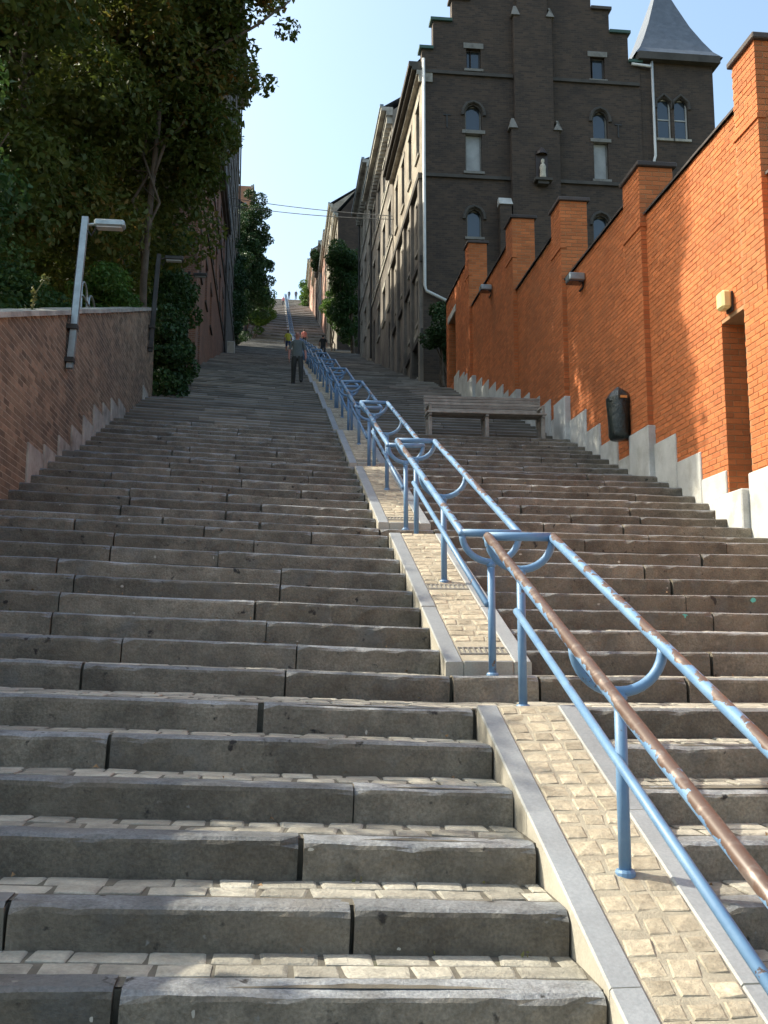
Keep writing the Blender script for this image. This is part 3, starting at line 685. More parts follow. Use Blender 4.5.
def house(name, label, side, xf, y0, y1, ze, wm, nb, zfl, ground_door=True, trim='stone', roofm='slate', cornice=True, dent=False, depth=9., rise=3.2, roof=True, over=.35, bare_sides=None):
    """terraced house fronting the stairs: side=+1 right (faces -X), -1 left (faces +X)"""
    P = lambda s, z, d: (xf+side*d, s, z)
    root = empty(name, (xf, y0, zstair(y0))); zb = zstair(y0)-1.0; W = y1-y0; holes = []; doors = []
    bw = W/nb
    fl = []; z = ze-.9
    while z-1.7 > zstair(y0)+1.0: fl.append(z); z -= zfl
    r = random.Random(int(y0*10)+int(side))
    for i in range(nb):
        c = y0+bw*(i+.5); w = min(.55, bw*.27)
        for zt in fl:
            if zt-1.75 > zstair(c+w)+.7: holes.append((c-w, c+w, zt-1.75, zt))
    if ground_door:
        for i in (range(nb) if nb < 3 else (0, nb-1)):
            c = y0+bw*(i+.5); zd = zstair(c)-.05
            hh = (c-.5, c+.5, zd, zd+2.3)
            if not any(h[0] < hh[1] and h[1] > hh[0] and h[2] < hh[3]+.2 for h in holes): holes.append(hh); doors.append(hh)
    mb = MB(); grid_wall(mb, P, y0, y1, zb, ze, holes)
    X1 = xf+side*depth
    sm = bare_sides or wm
    msd = MB(); msd.quad((xf, y0, zb), (X1, y0, zb), (X1, y0, ze), (xf, y0, ze)); mb.quad((xf, y1, zb), (X1, y1, zb), (X1, y1, ze), (xf, y1, ze)); mb.quad((X1, y0, zb), (X1, y1, zb), (X1, y1, ze), (X1, y0, ze))
    if roof:
        xm = (xf+X1)/2; msd.tri((xf, y0, ze), (X1, y0, ze), (xm, y0, ze+rise)); mb.tri((xf, y1, ze), (X1, y1, ze), (xm, y1, ze+rise))
    mb.build('wall', M[wm], root); msd.build('side_wall', M[sm], root)
    for h in holes:
        if h in doors:
            m2 = MB(); pbox(m2, P, h[0], h[1], h[2], h[3], .13, .17); dr = m2.build('door', M['door'], root)
            m2 = MB(); m2.lathe([(.0, .03), (.025, .02), (.03, 0), (0, -.03)], P(h[0]+.12, h[2]+1.05, .10), 8); m2.build('handle', M['galv'], dr)
        else: window(root, P, *h[:4], frame=r.choice(('frame', 'frame', 'dframe')), sill=trim, curtain=r.random() < .3, lintel=trim)
    for zt in fl[:-1]:
        m2 = MB(); pbox(m2, P, y0+.01, y1-.01, zt-1.75-.42, zt-1.75-.24, -.06, .02); m2.build('string_course', M[trim], root)
    if cornice:
        m2 = MB(); pbox(m2, P, y0, y1, ze-.05, ze+.14, -over, .02); pbox(m2, P, y0+.002, y1-.002, ze-.26, ze-.052, -over*.55, .02); m2.build('cornice', M[trim], root)
        if dent:
            n = int(W/.42)
            for i in range(n):
                s = y0+W*(i+.5)/n; m2 = MB(); pbox(m2, P, s-.09, s+.09, ze-.62, ze-.262, -over*.5, .0); m2.build('bracket', M[trim], root)
        m2 = MB(); pbox(m2, P, y0, y1, ze+.142, ze+.26, -over-.05, -over+.12); m2.build('gutter', M['zinc'], root)
    if roof:
        m2 = MB(); xm = (xf+X1)/2; xo = xf-side*over*.8
        m2.quad((xo, y0-.02, ze+.145), (xo, y1+.02, ze+.145), (xm, y1+.02, ze+rise+.12), (xm, y0-.02, ze+rise+.12)); m2.quad((X1+side*.2, y0-.02, ze), (X1+side*.2, y1+.02, ze), (xm, y1+.02, ze+rise+.12), (xm, y0-.02, ze+rise+.12))
        rf = m2.build('roof', M[roofm], root)
        m2 = MB(); m2.box(xm-.35, y1-.9, ze+rise-.9, xm+.35, y1-.2, ze+rise+1.1); m2.lathe([(.13, 0), (.12, .4), (.10, .4)], (xm, y1-.55, ze+rise+1.1), 8); m2.build('chimney', M['redbrick'], rf)
    m2 = MB(); s = y1-.18; m2.tube([P(s, ze-.1, -.09), P(s, zstair(s)+.1, -.09)], .055, 8); m2.build('downpipe', M['zinc'] if (r.random() < .4 and side > 0) else M['iron'], root)
    rebase(root, root.location); tag(root, label, 'house'); return root

# --- the gabled corner building with its tower
def gabled():
    GX0, GX1, GY = 5.35, 13.95, 35.0; CX = 9.65; root = empty('gabled_building', (GX0, GY, zstair(GY)))
    P = lambda s, z, d: (s, GY+d, z)
    steps = [(4.30, 24.35), (3.86, 25.55), (3.12, 26.5), (2.4, 27.5), (1.7, 28.5), (1.0, 29.4)]
    def top(s):
        t = 0
        for w, z in steps:
            if abs(s-CX) < w: t = z
        return t
    LAN = [(7.0, 7.64, 19.5, 22.2), (12.0, 12.58, 19.45, 22.25)]; LOW = [(7.02, 7.6, 16.9, 18.0), (11.9, 12.5, 16.9, 18.0)]; UP = [(7.07, 7.64, 23.65, 24.5), (11.97, 12.55, 23.55, 24.5)]
    holes = LAN+LOW+UP; mb = MB()
    ex = [CX+w*s for w, z in steps for s in (-1, 1)]
    grid_wall(mb, P, GX0, GX1, zstair(GY)-1, 29.4, holes, (lambda s, z: z < top(s), [z for w, z in steps]), ex, .22)
    for w, z in steps:                                   # thickness of the stepped parapet
        for s in (-1, 1):
            x = CX+s*w; zl = 23.0
            mb.quad((x, GY, zl), (x, GY+.4, zl), (x, GY+.4, z), (x, GY, z))
    mb.quad((GX1, GY, zstair(GY)-1), (GX1, GY+9, zstair(GY)-1), (GX1, GY+9, 24), (GX1, GY, 24)); mb.quad((GX0, GY+9, 14), (GX1, GY+9, 14), (GX1, GY+9, 24), (GX0, GY+9, 24))
    mb.build('gable_wall', M['dkbrick'], root)
    for i, (w, z) in enumerate(steps):                   # step copings
        w2 = steps[i+1][0] if i+1 < len(steps) else 0
        for s in ((-1, 1) if w2 else (1,)):
            m2 = MB(); a, b = sorted((CX+s*(w+.10), CX+s*(w2 if w2 else -w-.10))); m2.box(a, GY-.10, z, b, GY+.45, z+.12); m2.build('step_coping', M['greend'] if i < 2 else M['stone_dark'], root)
    def lancet(h, two, arch=.45):
        a, b, c, d = h; w_ = window(root, P, a, b, c, d, frame='stone_grey', sill='stone_grey', rev=.2, bars=(0, 0))
        if two: m2 = MB(); pbox(m2, P, a+.06, b-.06, c+.06, c+1.5, .17, .176); m2.build('curtain', M['curtain'], w_)
        for s in (0, 1):                                 # pointed head: two spandrels
            m2 = MB(); x = a if s == 0 else b; m_ = (a+b)/2; n = 5
            for q in range(n):
                t0, t1 = q/n, (q+1)/n
                f0 = lambda t: x+(m_-x)*(1-math.sqrt(max(0, 1-t*t)))*1.0
                z0, z1 = d-arch+arch*t0, d-arch+arch*t1
                m2.hexa([(x, GY+.02, z0), (f0(t0)+1e-4, GY+.02, z0), (f0(t0)+1e-4, GY+.15, z0), (x, GY+.15, z0), (x, GY+.02, z1), (f0(t1)+1e-4, GY+.02, z1), (f0(t1)+1e-4, GY+.15, z1), (x, GY+.15, z1)])
            m2.build('arch_stone', M['stone_dark'], w_)
        if two: m2 = MB(); m2.box(a-.12, GY-.04, c+1.52, b+.12, GY+.165, c+1.66); m2.build('transom', M['stone_grey'], w_)
        m2 = MB(); arc = [(a-.10, GY-.03, d-arch)] + [((a+b)/2+(-1 if q < 6 else 1)*((b-a)/2+.10)*(math.sqrt(max(0, 1-(q/6 if q < 6 else 2-q/6)**2)) ), GY-.03, d-arch+(arch+.12)*(q/6 if q < 6 else 2-q/6)) for q in range(1, 12)] + [(b+.10, GY-.03, d-arch)]
        m2.tube(arc, .07, 6); m2.build('hood_mould', M['stone_dark'], w_)
    for h in LAN: lancet(h, True)
    for h in LOW: lancet(h, False, .4)
    for h in UP: window(root, P, *h, frame='dframe', sill='stone_grey', lintel='stone_grey', bars=(0, 0), rev=.2)
    # central projection, narrower above the set-offs
    m2 = MB(); m2.box(8.72, GY-.30, zstair(GY)-1, 10.58, GY+.01, 21.3); m2.box(8.90, GY-.22, 21.3, 10.40, GY+.01, 26.0); m2.box(9.05, GY-.16, 26.0, 10.25, GY+.01, 31.5); m2.build('chimney_breast', M['dkbrick'], root)
    for z, w, d in ((21.3, .93, .30), (26.0, .75, .22)):
        for s in (-1, 1):
            for q, (o, wd) in enumerate(((.0, .24), (.30, .16))):
                x = CX+s*(w-o); xa, xb = sorted((x+s*.10, x-s*wd)); m2 = MB(); m2.hexa([(xa, GY-d-.06, z-.12), (xb, GY-d-.06, z-.12), (xb, GY-.01, z-.12), (xa, GY-.01, z-.12), (x-s*.02, GY-d+.08, z+.32), (x-s*.12, GY-d+.08, z+.32), (x-s*.12, GY-.01, z+.32), (x-s*.02, GY-.01, z+.32)]); m2.build('set_off_stone', M['stone_grey'], root)
                break
    # niche and statue
    m2 = MB(); m2.box(9.62, GY-.335, 19.2, 10.08, GY-.301, 20.15); m2.lathe([(.23, 0), (.20, .1), (.1, .24), (.0, .32)], (9.85, GY-.318, 20.14), 12)
    n_ = m2.build('niche', M['door'], root)
    m2 = MB(); m2.box(9.52, GY-.62, 19.02, 10.18, GY-.31, 19.12); m2.box(9.64, GY-.55, 18.90, 10.06, GY-.31, 19.02); m2.build('ledge', M['stone_dark'], n_)
    m2 = MB(); m2.lathe([(.0, 0), (.16, 0), (.15, .12), (.13, .4), (.155, .55), (.10, .68), (.05, .72), (.085, .80), (.08, .90), (.0, .96)], (9.85, GY-.46, 19.12), 12); m2.v = [(9.85+(a-9.85)*.8, GY-.46+(b-GY+.46)*.8, 19.12+(c-19.12)*.85) for a, b, c in m2.v]
    st = m2.build('saint_statue', M['statue'], None, True); tag(st, 'small pale stone statue standing in the niche of the gable', 'statue')
    for a, b, z in ((5.45, 8.71, 19.2), (10.59, 13.9, 19.2), (5.45, 8.88, 23.36), (10.42, 13.9, 23.36)):
        m2 = MB(); m2.box(a, GY-.09, z, b, GY+.02, z+.13); m2.build('string_course', M['stone_dark'], root)
    m2 = MB(); m2.box(8.22, GY-.35, zstair(GY)-1, 8.66, GY+.01, 18.1); m2.build('buttress', M['dkbrick'], root)
    m2 = MB(); m2.hexa([(8.18, GY-.40, 18.1), (8.70, GY-.40, 18.1), (8.70, GY-.01, 18.1), (8.18, GY-.01, 18.1), (8.2, GY-.2, 18.42), (8.68, GY-.2, 18.42), (8.68, GY-.01, 18.42), (8.2, GY-.01, 18.42)]); m2.build('buttress_cap', M['concrete'], root)
    m2 = MB(); m2.tube([(5.40, GY-.10, 23.9), (5.40, GY-.10, 14.9), (5.45, GY-.12, 14.7), (6.4, GY-.14, 14.25)], .06, 10); m2.build('downpipe', M['white'], root, True)
    m2 = MB(); m2.box(5.22, GY-.06, 23.0, 5.75, GY+.02, 23.42); m2.build('corner_stone', M['stone'], root)
    # front along the stairs
    Q = lambda s, z, d: (GX0+d, s, z); hs = []
    for i in range(4):
        c = GY+1.15+i*2.2
        for zt, h in ((22.6, 2.1), (18.7, 2.0), (15.6, 1.7)):
            if zt-h > zstair(c)+1.0: hs.append((c-.42, c+.42, zt-h, zt))
    hs.append((GY+1.2, GY+2.3, zstair(GY+1.2), 13.45)) if not any(h[2] < 13.6 and h[0] < GY+2.3 for h in hs) else None
    m2 = MB(); grid_wall(m2, Q, GY, GY+9, zstair(GY)-1, 19.2, [h for h in hs if h[3] < 19.2]); m2.build('lower_front_wall', M['greyplaster'], root)
    m2 = MB(); grid_wall(m2, Q, GY, GY+9, 19.2, 23.6, [h for h in hs if h[2] > 19.2]); m2.build('upper_front_wall', M['plaster'], root)
    for h in hs: window(root, Q, *h, frame='dframe', sill='stone', lintel='stone')
    for z, o in ((19.15, .16), (15.9, .10), (13.1, .08)):
        m2 = MB(); pbox(m2, Q, GY+.02, GY+9, z, z+.22, -o, .02); m2.build('string_course', M['stone_dark'], root)
    for z0, z1, o in ((23.3, 23.48, .2), (23.482, 23.62, .38), (23.622, 23.82, .5)):
        m2 = MB(); pbox(m2, Q, GY-.02, GY+9.1, z0, z1, -o, .02); m2.build('cornice', M['stone_dark'] if z0 > 23.4 else M['stone'], root)
    for i in range(5):
        c = GY+.1+i*2.2; m2 = MB(); pbox(m2, Q, c, c+.42, zstair(c)-.3, 19.14, -.12, .02); m2.build('pilaster', M['greyplaster'], root)
    m2 = MB(); m2.quad((GX0-.3, GY+.3, 23.83), (GX0-.3, GY+9, 23.83), (CX, GY+9, 29), (CX, GY+.3, 29)); m2.quad((GX1, GY+.3, 23.83), (GX1, GY+9, 23.83), (CX, GY+9, 29), (CX, GY+.3, 29)); m2.build('roof', M['slate'], root)
    for x in (6.3, 13.0): m2 = MB(); m2.box(x-.025, GY-.03, 21.2, x+.025, GY-.002, 21.7); m2.box(x-.14, GY-.03, 21.7, x+.14, GY-.002, 21.75); m2.build('wall_anchor', M['iron'], root)
    rebase(root, root.location); tag(root, 'tall dark brick building with stepped gable, lancet windows and statue niche', 'building')
    # tower
    tw = empty('stair_tower', (14, GY, zstair(GY))); TX0, TX1, TY = 13.97, 16.95, GY+.05
    PT = lambda s, z, d: (s, TY+d, z); dl = [(14.62, 15.18, 21.3, 23.0), (15.30, 15.86, 21.3, 23.0), (14.75, 15.2, 18.6, 19.6)]
    m2 = MB(); grid_wall(m2, PT, TX0, TX1, zstair(GY)-1, 24.6, dl, None, (), .2)
    for x in (TX0, TX1): m2.quad((x, TY, 10), (x, TY+3.2, 10), (x, TY+3.2, 24.6), (x, TY, 24.6))
    m2.quad((TX0, TY+3.2, 10), (TX1, TY+3.2, 10), (TX1, TY+3.2, 24.6), (TX0, TY+3.2, 24.6)); m2.build('wall', M['dkbrick'], tw)
    for h in dl:
        w_ = window(tw, PT, *h, frame='frame', sill='stone', bars=(0, 1), rev=.18)
        a, b, c, d = h
        for s in (0, 1):
            x = a if s == 0 else b; m3 = MB(); n = 5; m_ = (a+b)/2; ar = .42
            for q in range(n):
                t0, t1 = q/n, (q+1)/n; f0 = lambda t: x+(m_-x)*(1-math.sqrt(max(0, 1-t*t)))
                z0, z1 = d-ar+ar*t0, d-ar+ar*t1
                m3.hexa([(x, TY+.02, z0), (f0(t0)+1e-4, TY+.02, z0), (f0(t0)+1e-4, TY+.13, z0), (x, TY+.13, z0), (x, TY+.02, z1), (f0(t1)+1e-4, TY+.02, z1), (f0(t1)+1e-4, TY+.13, z1), (x, TY+.13, z1)])
            m3.build('arch_stone', M['stone_dark'], w_)
        m3 = MB(); m3.tube([(a-.06, TY-.02, d-.45), (a-.04, TY-.02, d-.15), ((a+b)/2, TY-.02, d+.14), (b+.04, TY-.02, d-.15), (b+.06, TY-.02, d-.45)], .065, 6); m3.build('hood_mould', M['stone_dark'], w_)
    m2 = MB(); m2.box(TX0-.12, TY-.28, 24.45, TX1+.22, TY+3.5, 24.75); m2.build('eaves', M['stone_dark'], tw)
    m2 = MB(); cx, cy = (TX0+TX1)/2+.1, TY+1.6; pr = [(1.78, 24.76), (1.5, 25.15), (1.22, 25.75), (.87, 26.6), (.5, 27.7), (.02, 29.2)]; n0 = len(m2.v)
    for w, z in pr: m2.v += [(cx-w, cy-w, z), (cx+w, cy-w, z), (cx+w, cy+w, z), (cx-w, cy+w, z)]
    for i in range(len(pr)-1):
        for q in range(4): m2.face((n0+i*4+q, n0+i*4+(q+1) % 4, n0+i*4+4+(q+1) % 4, n0+i*4+4+q))
    m2.build('roof', M['slate'], tw)
    m2 = MB(); m2.tube([(13.6, TY-.15, 24.25), (14.35, TY-.15, 24.2), (14.42, TY-.15, 24.4), (14.42, TY-.15, 20.5), (14.36, TY-.15, 20.3), (14.36, TY-.15, 18.5)], .055, 8); m2.build('downpipe', M['white'], tw, True)
    rebase(tw, tw.location); tag(tw, 'square dark brick tower with flared slate roof and paired windows', 'tower')
gabled()
# --- terraces up the right side
house('terraced_house', 'sooty house with heavy dentilled cornice next uphill of the gabled building', 1, 5.32, 44.02, 53.8, 27.0, 'greyplaster', 4, 3.3, dent=True, over=.55)
house('terraced_house', 'grey house with bracketed cornice and dark eaves above the right bush', 1, 5.3, 53.82, 61.4, 29.4, 'plaster', 3, 3.3, dent=True, over=.55, rise=2.4)
house('terraced_house', 'house with bare dark side wall and sloping roof edge beyond the bush', 1, 4.95, 79.0, 88.0, 37.6, 'greyplaster', 3, 3.2, rise=5.0, depth=8., over=.3, bare_sides='dkbrick')
house('terraced_house', 'cream house with pale dormer storey beyond the dark side wall', 1, 5.0, 88.02, 98, 42.6, 'plaster', 3, 3.2, dent=True)
house('terraced_house', 'pink rendered house far up the right side of the stairs', 1, 5.02, 98.02, 109, 44.3, 'pinkplaster', 4, 3.2)
house('terraced_house', 'cream house far up the right side, above the pink one', 1, 5.0, 109.02, 120, 47.8, 'plaster', 4, 3.2)
house('terraced_house', 'red brick house far up the right side of the stairs', 1, 5.04, 120.02, 133, 51.6, 'redbrick', 4, 3.2)
house('terraced_house', 'topmost pink house on the right side of the stairs', 1, 5.0, 133.02, 150, 56.8, 'pinkplaster', 5, 3.2)
house('terraced_house', 'low cream house at the very top right of the stairs', 1, 5.05, 150.02, 166, 62.2, 'plaster', 5, 3.2)
# --- left side
house('terraced_house', 'dark red brick house behind the tall tree on the left', -1, -3.0, 36.6, 56, 25.6, 'redbrick', 6, 3.4, over=.3, trim='stone_dark')
house('terraced_house', 'tall sooty house with pale overhanging eaves on the left', -1, -3.02, 56.02, 73.5, 43.6, 'darkplaster', 5, 3.4, over=.6, trim='stone_grey')
house('terraced_house', 'sooty house partly hidden behind the overhanging ivy tree', -1, -3.4, 92, 112, 44.0, 'darkplaster', 5, 3.4, over=.3)
house('terraced_house', 'orange brick house whose top shows above the ivy tree', -1, -3.2, 112.02, 130, 55.6, 'orbrick', 5, 3.4, over=.3, roof=False)
house('brick_house', 'small orange brick house with dark roof at the top of the stairs', -1, -1.9, YTOP+3, YTOP+11, ZTOP+3.2, 'orbrick', 3, 3.0, depth=7, rise=1.5, ground_door=False)

# ------------------------------------------------------------------ vegetation
def leaves(name, parent, centers, n, size, m, seed, flat=.5, asp=.55, hang=.2):
    """leaf-sized folded faces through the volume of clumps: centers = (x,y,z,rx,ry,rz)"""
    g = np.random.default_rng(seed); C = np.array(centers, float); w = C[:, 3]*C[:, 4]+C[:, 3]*C[:, 5]; idx = g.choice(len(C), n, p=w/w.sum())
    d = g.normal(size=(n, 3)); d /= np.linalg.norm(d, axis=1)[:, None]; rad = g.uniform(.45, 1.0, n)**.55
    p = C[idx, :3]+d*rad[:, None]*C[idx, 3:6]
    nrm = d*.6+g.normal(size=(n, 3))*.6+np.array([0, 0, flat]); nrm /= np.linalg.norm(nrm, axis=1)[:, None]
    t = g.normal(size=(n, 3)); t[:, 2] -= hang; t -= nrm*(t*nrm).sum(1)[:, None]; t /= np.linalg.norm(t, axis=1)[:, None]; b = np.cross(nrm, t)
    s = size*g.uniform(.65, 1.35, n)[:, None]
    mid = p+nrm*s*-.10
    V = np.stack([p-t*s*.5, mid+b*s*asp*.5+nrm*s*.22+t*s*.05, p+t*s*.5, mid-b*s*asp*.5+nrm*s*.22+t*s*.05], 1).reshape(-1, 3)
    me = bpy.data.meshes.new(name); me.vertices.add(4*n); me.vertices.foreach_set('co', V.ravel())
    me.loops.add(6*n); me.polygons.add(2*n)
    q = np.arange(n)[:, None]*4; li = (q+np.array([0, 1, 2, 0, 2, 3])).ravel(); me.loops.foreach_set('vertex_index', li)
    me.polygons.foreach_set('loop_start', np.arange(2*n)*3); me.polygons.foreach_set('loop_total', np.full(2*n, 3))
    ct = g.random(len(C)); tone = np.clip(ct[idx]*.55+g.random(n)*.5, 0, 1)
    at = me.attributes.new('tone', 'FLOAT', 'FACE'); at.data.foreach_set('value', np.repeat(tone, 2))
    me.materials.append(m); me.update(calc_edges=True); return link(name, me, parent)
def clumps(c, rad, n, r, seed, squash=.75, hollow=.5):
    q = random.Random(seed); out = []
    while len(out) < n:
        d = Vector((q.gauss(0, 1), q.gauss(0, 1), q.gauss(0, 1))).normalized(); k = q.uniform(hollow, 1.0)
        rr = r*q.uniform(.6, 1.3); out.append((c[0]+d.x*rad[0]*k, c[1]+d.y*rad[1]*k, c[2]+d.z*rad[2]*k, rr, rr, rr*squash))
    return out
def limb(mb, a, b, r0, r1, seed, n=6, wob=.25):
    q = random.Random(seed); a, b = Vector(a), Vector(b); pts = []
    for i in range(n+1):
        t = i/n; p = a.lerp(b, t)
        if 0 < i < n: p += Vector((q.uniform(-1, 1), q.uniform(-1, 1), q.uniform(-.5, .5)))*wob
        pts.append(p)
    mb.tube(pts, [r0+(r1-r0)*i/n for i in range(n+1)], 9); return pts
def tree(name, label, base, tips, trunk_top, cl, nleaf, size, lm, seed, r0=.25, cat='tree', **kw):
    root = empty(name, base); mb = MB(); pts = limb(mb, (base[0], base[1], base[2]-.4), trunk_top, r0, r0*.55, seed, 7, r0*.5)
    tk = mb.build('trunk', M['bark'], root, True); q = random.Random(seed)
    for i, tp in enumerate(tips):
        st = pts[min(len(pts)-1, 3+i % 5)]; m2 = MB(); ps = limb(m2, st, tp, r0*.38, .02, seed+i, 6, .35)
        for j in range(3):
            a = ps[2+j]; m2_t = a+Vector((q.uniform(-1.6, 1.6), q.uniform(-1.6, 1.6), q.uniform(.2, 1.6))); limb(m2, a, m2_t, r0*.14, .01, seed*7+i*5+j, 4, .15)
        m2.build('limb', M['bark'], tk, True)
    leaves('crown', root, cl, nleaf, size, lm, seed, **kw)
    rebase(root, base); tag(root, label, cat); return root
def gnd(y): return zstair(y)-.7
# tall chestnut over the left wall
cl = clumps((-6.7, 24.2, 17.8), (5.6, 7.4, 8.0), 250, 1.15, 1) + clumps((-3.2, 25.0, 19.5), (2.6, 3.5, 4.2), 34, .95, 2, hollow=.2) + clumps((-6.9, 22.6, 11.6), (2.6, 3.2, 1.6), 26, .9, 3, hollow=.2) + clumps((-8.0, 21.0, 12.5), (3.2, 3.0, 3.0), 36, 1.1, 33, hollow=.2)
cl += clumps((-1.5, 24.6, 17.4), (.55, 1.2, 3.4), 26, .5, 34, hollow=.1) + clumps((-.55, 24.6, 19.0), (.75, 1.0, 1.5), 20, .32, 35, hollow=.1) + clumps((-2.2, 25.2, 14.2), (.8, 1.2, 1.6), 16, .5, 36, hollow=.1)
for i, (x, z) in enumerate(((-1.0, 19.6), (-.2, 18.6), (.15, 18.1), (-.9, 17.6), (-1.1, 16.4), (-.4, 17.0), (-1.4, 15.4), (-.2, 19.9))): cl.append((x, 24.3+.3*i, z, .38, .4, .26))
SY = .36/.93
def wall_y(c): return c[1]-SY*(XW-c[0])                 # where along the right wall a clump's shadow falls
cl = [c for c in cl if wall_y(c) > 13.1+.55*c[3]]  # crown trimmed to place its shadow edge on the wall
qq = random.Random(99)
for _ in range(70):  # mostly unseen extra clumps, added to thicken that shadow edge
    x = qq.uniform(-9.5, -4.2); w = qq.uniform(13.4, 15.6); zw = qq.uniform(3.2, 8.6); t = (XW-x)/(.93*math.cos(SUN_EL))
    cl.append((x, w+SY*(XW-x), zw+t*math.sin(SUN_EL), .62, .62, .6))
tree('chestnut_tree', 'tall spreading tree with browning leaves over the left wall', (-6.8, 24.5, gnd(24.5)), [(-3.2, 23, 18), (-9.5, 23, 18), (-6, 28, 20), (-7, 20, 16), (-1.2, 24.8, 19), (.2, 24.6, 18.7), (-.3, 25.2, 19.6), (-4, 27, 15.5), (-9, 27, 15)], (-6.2, 24.5, 19.5), cl, 215000, .18, M['leaf'], 5, .3)
cl = clumps((-8.4, 33, 21.0), (3.9, 5.5, 8.5), 130, 1.2, 8)
tree('broad_tree', 'dark leafy tree farther back behind the tall chestnut', (-8.6, 33, gnd(33)), [(-6, 32, 22), (-11, 33, 22), (-8, 30, 21), (-9, 36, 24)], (-8.5, 33, 24), cl, 60000, .24, M['leaf2'], 9, .3)
# slim tree with bare reddish trunk beside the second lamp
cl = clumps((-3.4, 25.0, 17.4), (1.4, 1.5, 2.4), 22, .7, 12, hollow=.2)
tree('slim_tree', 'slim tree with bare brown trunk behind the second lamp post', (-3.40, 24.1, gnd(24.1)), [(-3.0, 24.6, 17.0), (-4.2, 24.9, 17), (-3.4, 25.4, 18)], (-3.02, 24.3, 16.0), cl, 9000, .18, M['leaf'], 13, .11)
# smaller garden trees along the wall (mostly left of the frame): they shade the left flight
for i, (x, y, w, h, lab) in enumerate(((-6.2, 4.6, 1.9, 5.2, 'first small garden tree behind the left wall, just outside the picture'), (-6.2, 8.4, 2.1, 5.5, 'second small garden tree behind the left wall, just outside the picture'), (-6.3, 12.4, 2.2, 5.7, 'third small garden tree behind the left wall, just outside the picture'), (-6.3, 16.4, 2.2, 6.2, 'small garden tree behind the left wall below the chestnut'))):
    z = gnd(y); cl = clumps((x, y, z+h*.72), (w, 2.2, h*.42), 46, .75, 20+i, hollow=.2)
    tree('garden_tree', lab, (x, y, z), [(x+.8, y+.6, z+h*.9), (x-.9, y, z+h*.85), (x, y-1, z+h*.9)], (x, y, z+h*.8), cl, 16000, .15, M['leaf2'], 30+i, .12)
def shrub(name, label, base, cl, n, size, lm, seed, cat='shrub', **kw):
    root = empty(name, base); mb = MB(); q = random.Random(seed)
    for i in range(5):
        c = cl[q.randrange(len(cl))]; limb(mb, (base[0]+q.uniform(-.2, .2), base[1]+q.uniform(-.2, .2), base[2]-.2), c[:3], .05, .01, seed+i, 5, .12)
    mb.build('stem', M['bark'], root); leaves('foliage', root, cl, n, size, lm, seed, **kw); rebase(root, base); tag(root, label, cat); return root
shrub('ivy_bush', 'dense dark ivy bush spilling over the end of the left wall', (-2.75, 25.6, zstair(25.6)), clumps((-2.88, 25.7, 9.2), (.55, 1.2, 1.15), 70, .34, 41, hollow=.3)+clumps((-2.75, 25.2, 8.3), (.45, .9, .8), 30, .3, 42), 26000, .10, M['ivy'], 43, flat=.1, asp=.8)
shrub('garden_bush', 'dark bush behind the left wall under the trees', (-5.0, 21.5, gnd(21.5)), clumps((-5.6, 20.5, 8.0), (1.2, 3.2, 1.5), 60, .6, 44, hollow=.2), 16000, .13, M['leaf2'], 45)
shrub('garden_bush', 'leafy bush between the ivy and the red brick house', (-3.6, 31.0, gnd(31)), clumps((-3.7, 31, 12.9), (.95, 2.3, 2.6), 60, .55, 46, hollow=.2), 16000, .14, M['leaf2'], 47)
shrub('garden_bush', 'low bright bush just behind the coping near the second lamp', (-4.0, 22.4, gnd(22.4)), clumps((-3.95, 22.8, 9.6), (.55, 1.2, .7), 24, .34, 48, hollow=.2), 6000, .11, M['leaf3'], 49)
tree('ivy_tree', 'tall ivy-covered tree hanging over the left side far up', (-3.3, 81, gnd(81)), [(-1.5, 80, 36), (-3, 80, 38)], (-2.9, 81, 37), clumps((-2.0, 79.5, 33.6), (1.6, 2.5, 6.0), 150, .55, 51, hollow=.2)+clumps((-2.9, 77.5, 31.0), (.9, 3.0, 5.6), 90, .5, 52, hollow=.2)+clumps((-2.95, 70, 27.0), (.5, 4.0, 4.6), 70, .5, 57, hollow=.2), 56000, .2, M['ivy'], 53, .2, flat=.1)
shrub('roadside_bush', 'bright green bush past the ivy tree on the left', (-2.3, 92, zstair(92)), clumps((-1.6, 92, 33.8), (1.1, 2.5, 2.6), 30, .7, 55), 8000, .2, M['leaf3'], 56)
tree('street_tree', 'bushy green tree growing from the gap between the right houses', (5.6, 70, gnd(70)), [(4.4, 69.6, 29.5), (5.5, 70.5, 31)], (5.2, 70, 29), clumps((4.9, 70, 29.2), (1.25, 2.2, 2.6), 46, .7, 61, hollow=.3)+clumps((5.1, 70, 25.4), (.9, 2.0, 2.0), 26, .6, 62), 20000, .2, M['leaf2'], 63, .16)
shrub('street_shrub', 'yellow-green shrub below the bushy street tree on the right', (4.3, 73, zstair(73)), clumps((4.15, 73, 27.4), (.55, 1.4, 1.2), 20, .45, 65), 5000, .16, M['leaf3'], 66)
shrub('wall_shrub', 'leafy shrub between the orange wall and the gabled building', (5.9, 33.4, zstair(33.4)), clumps((5.85, 33.4, 12.6), (.55, .6, 1.15), 40, .36, 71, hollow=.2), 9000, .11, M['ivy'], 72)
shrub('far_shrub', 'green shrub at the top right of the stairs', (4.4, 150, zstair(150)), clumps((4.3, 150, 56.5), (.7, 2, 2.2), 16, .7, 75), 3000, .25, M['leaf3'], 76)
shrub('roof_greenery', 'green shrub clinging high to the far cream house front', (4.6, 112, 46.0), clumps((4.5, 112, 47.0), (.6, 1.6, 1.3), 14, .5, 77), 3000, .22, M['leaf2'], 78)

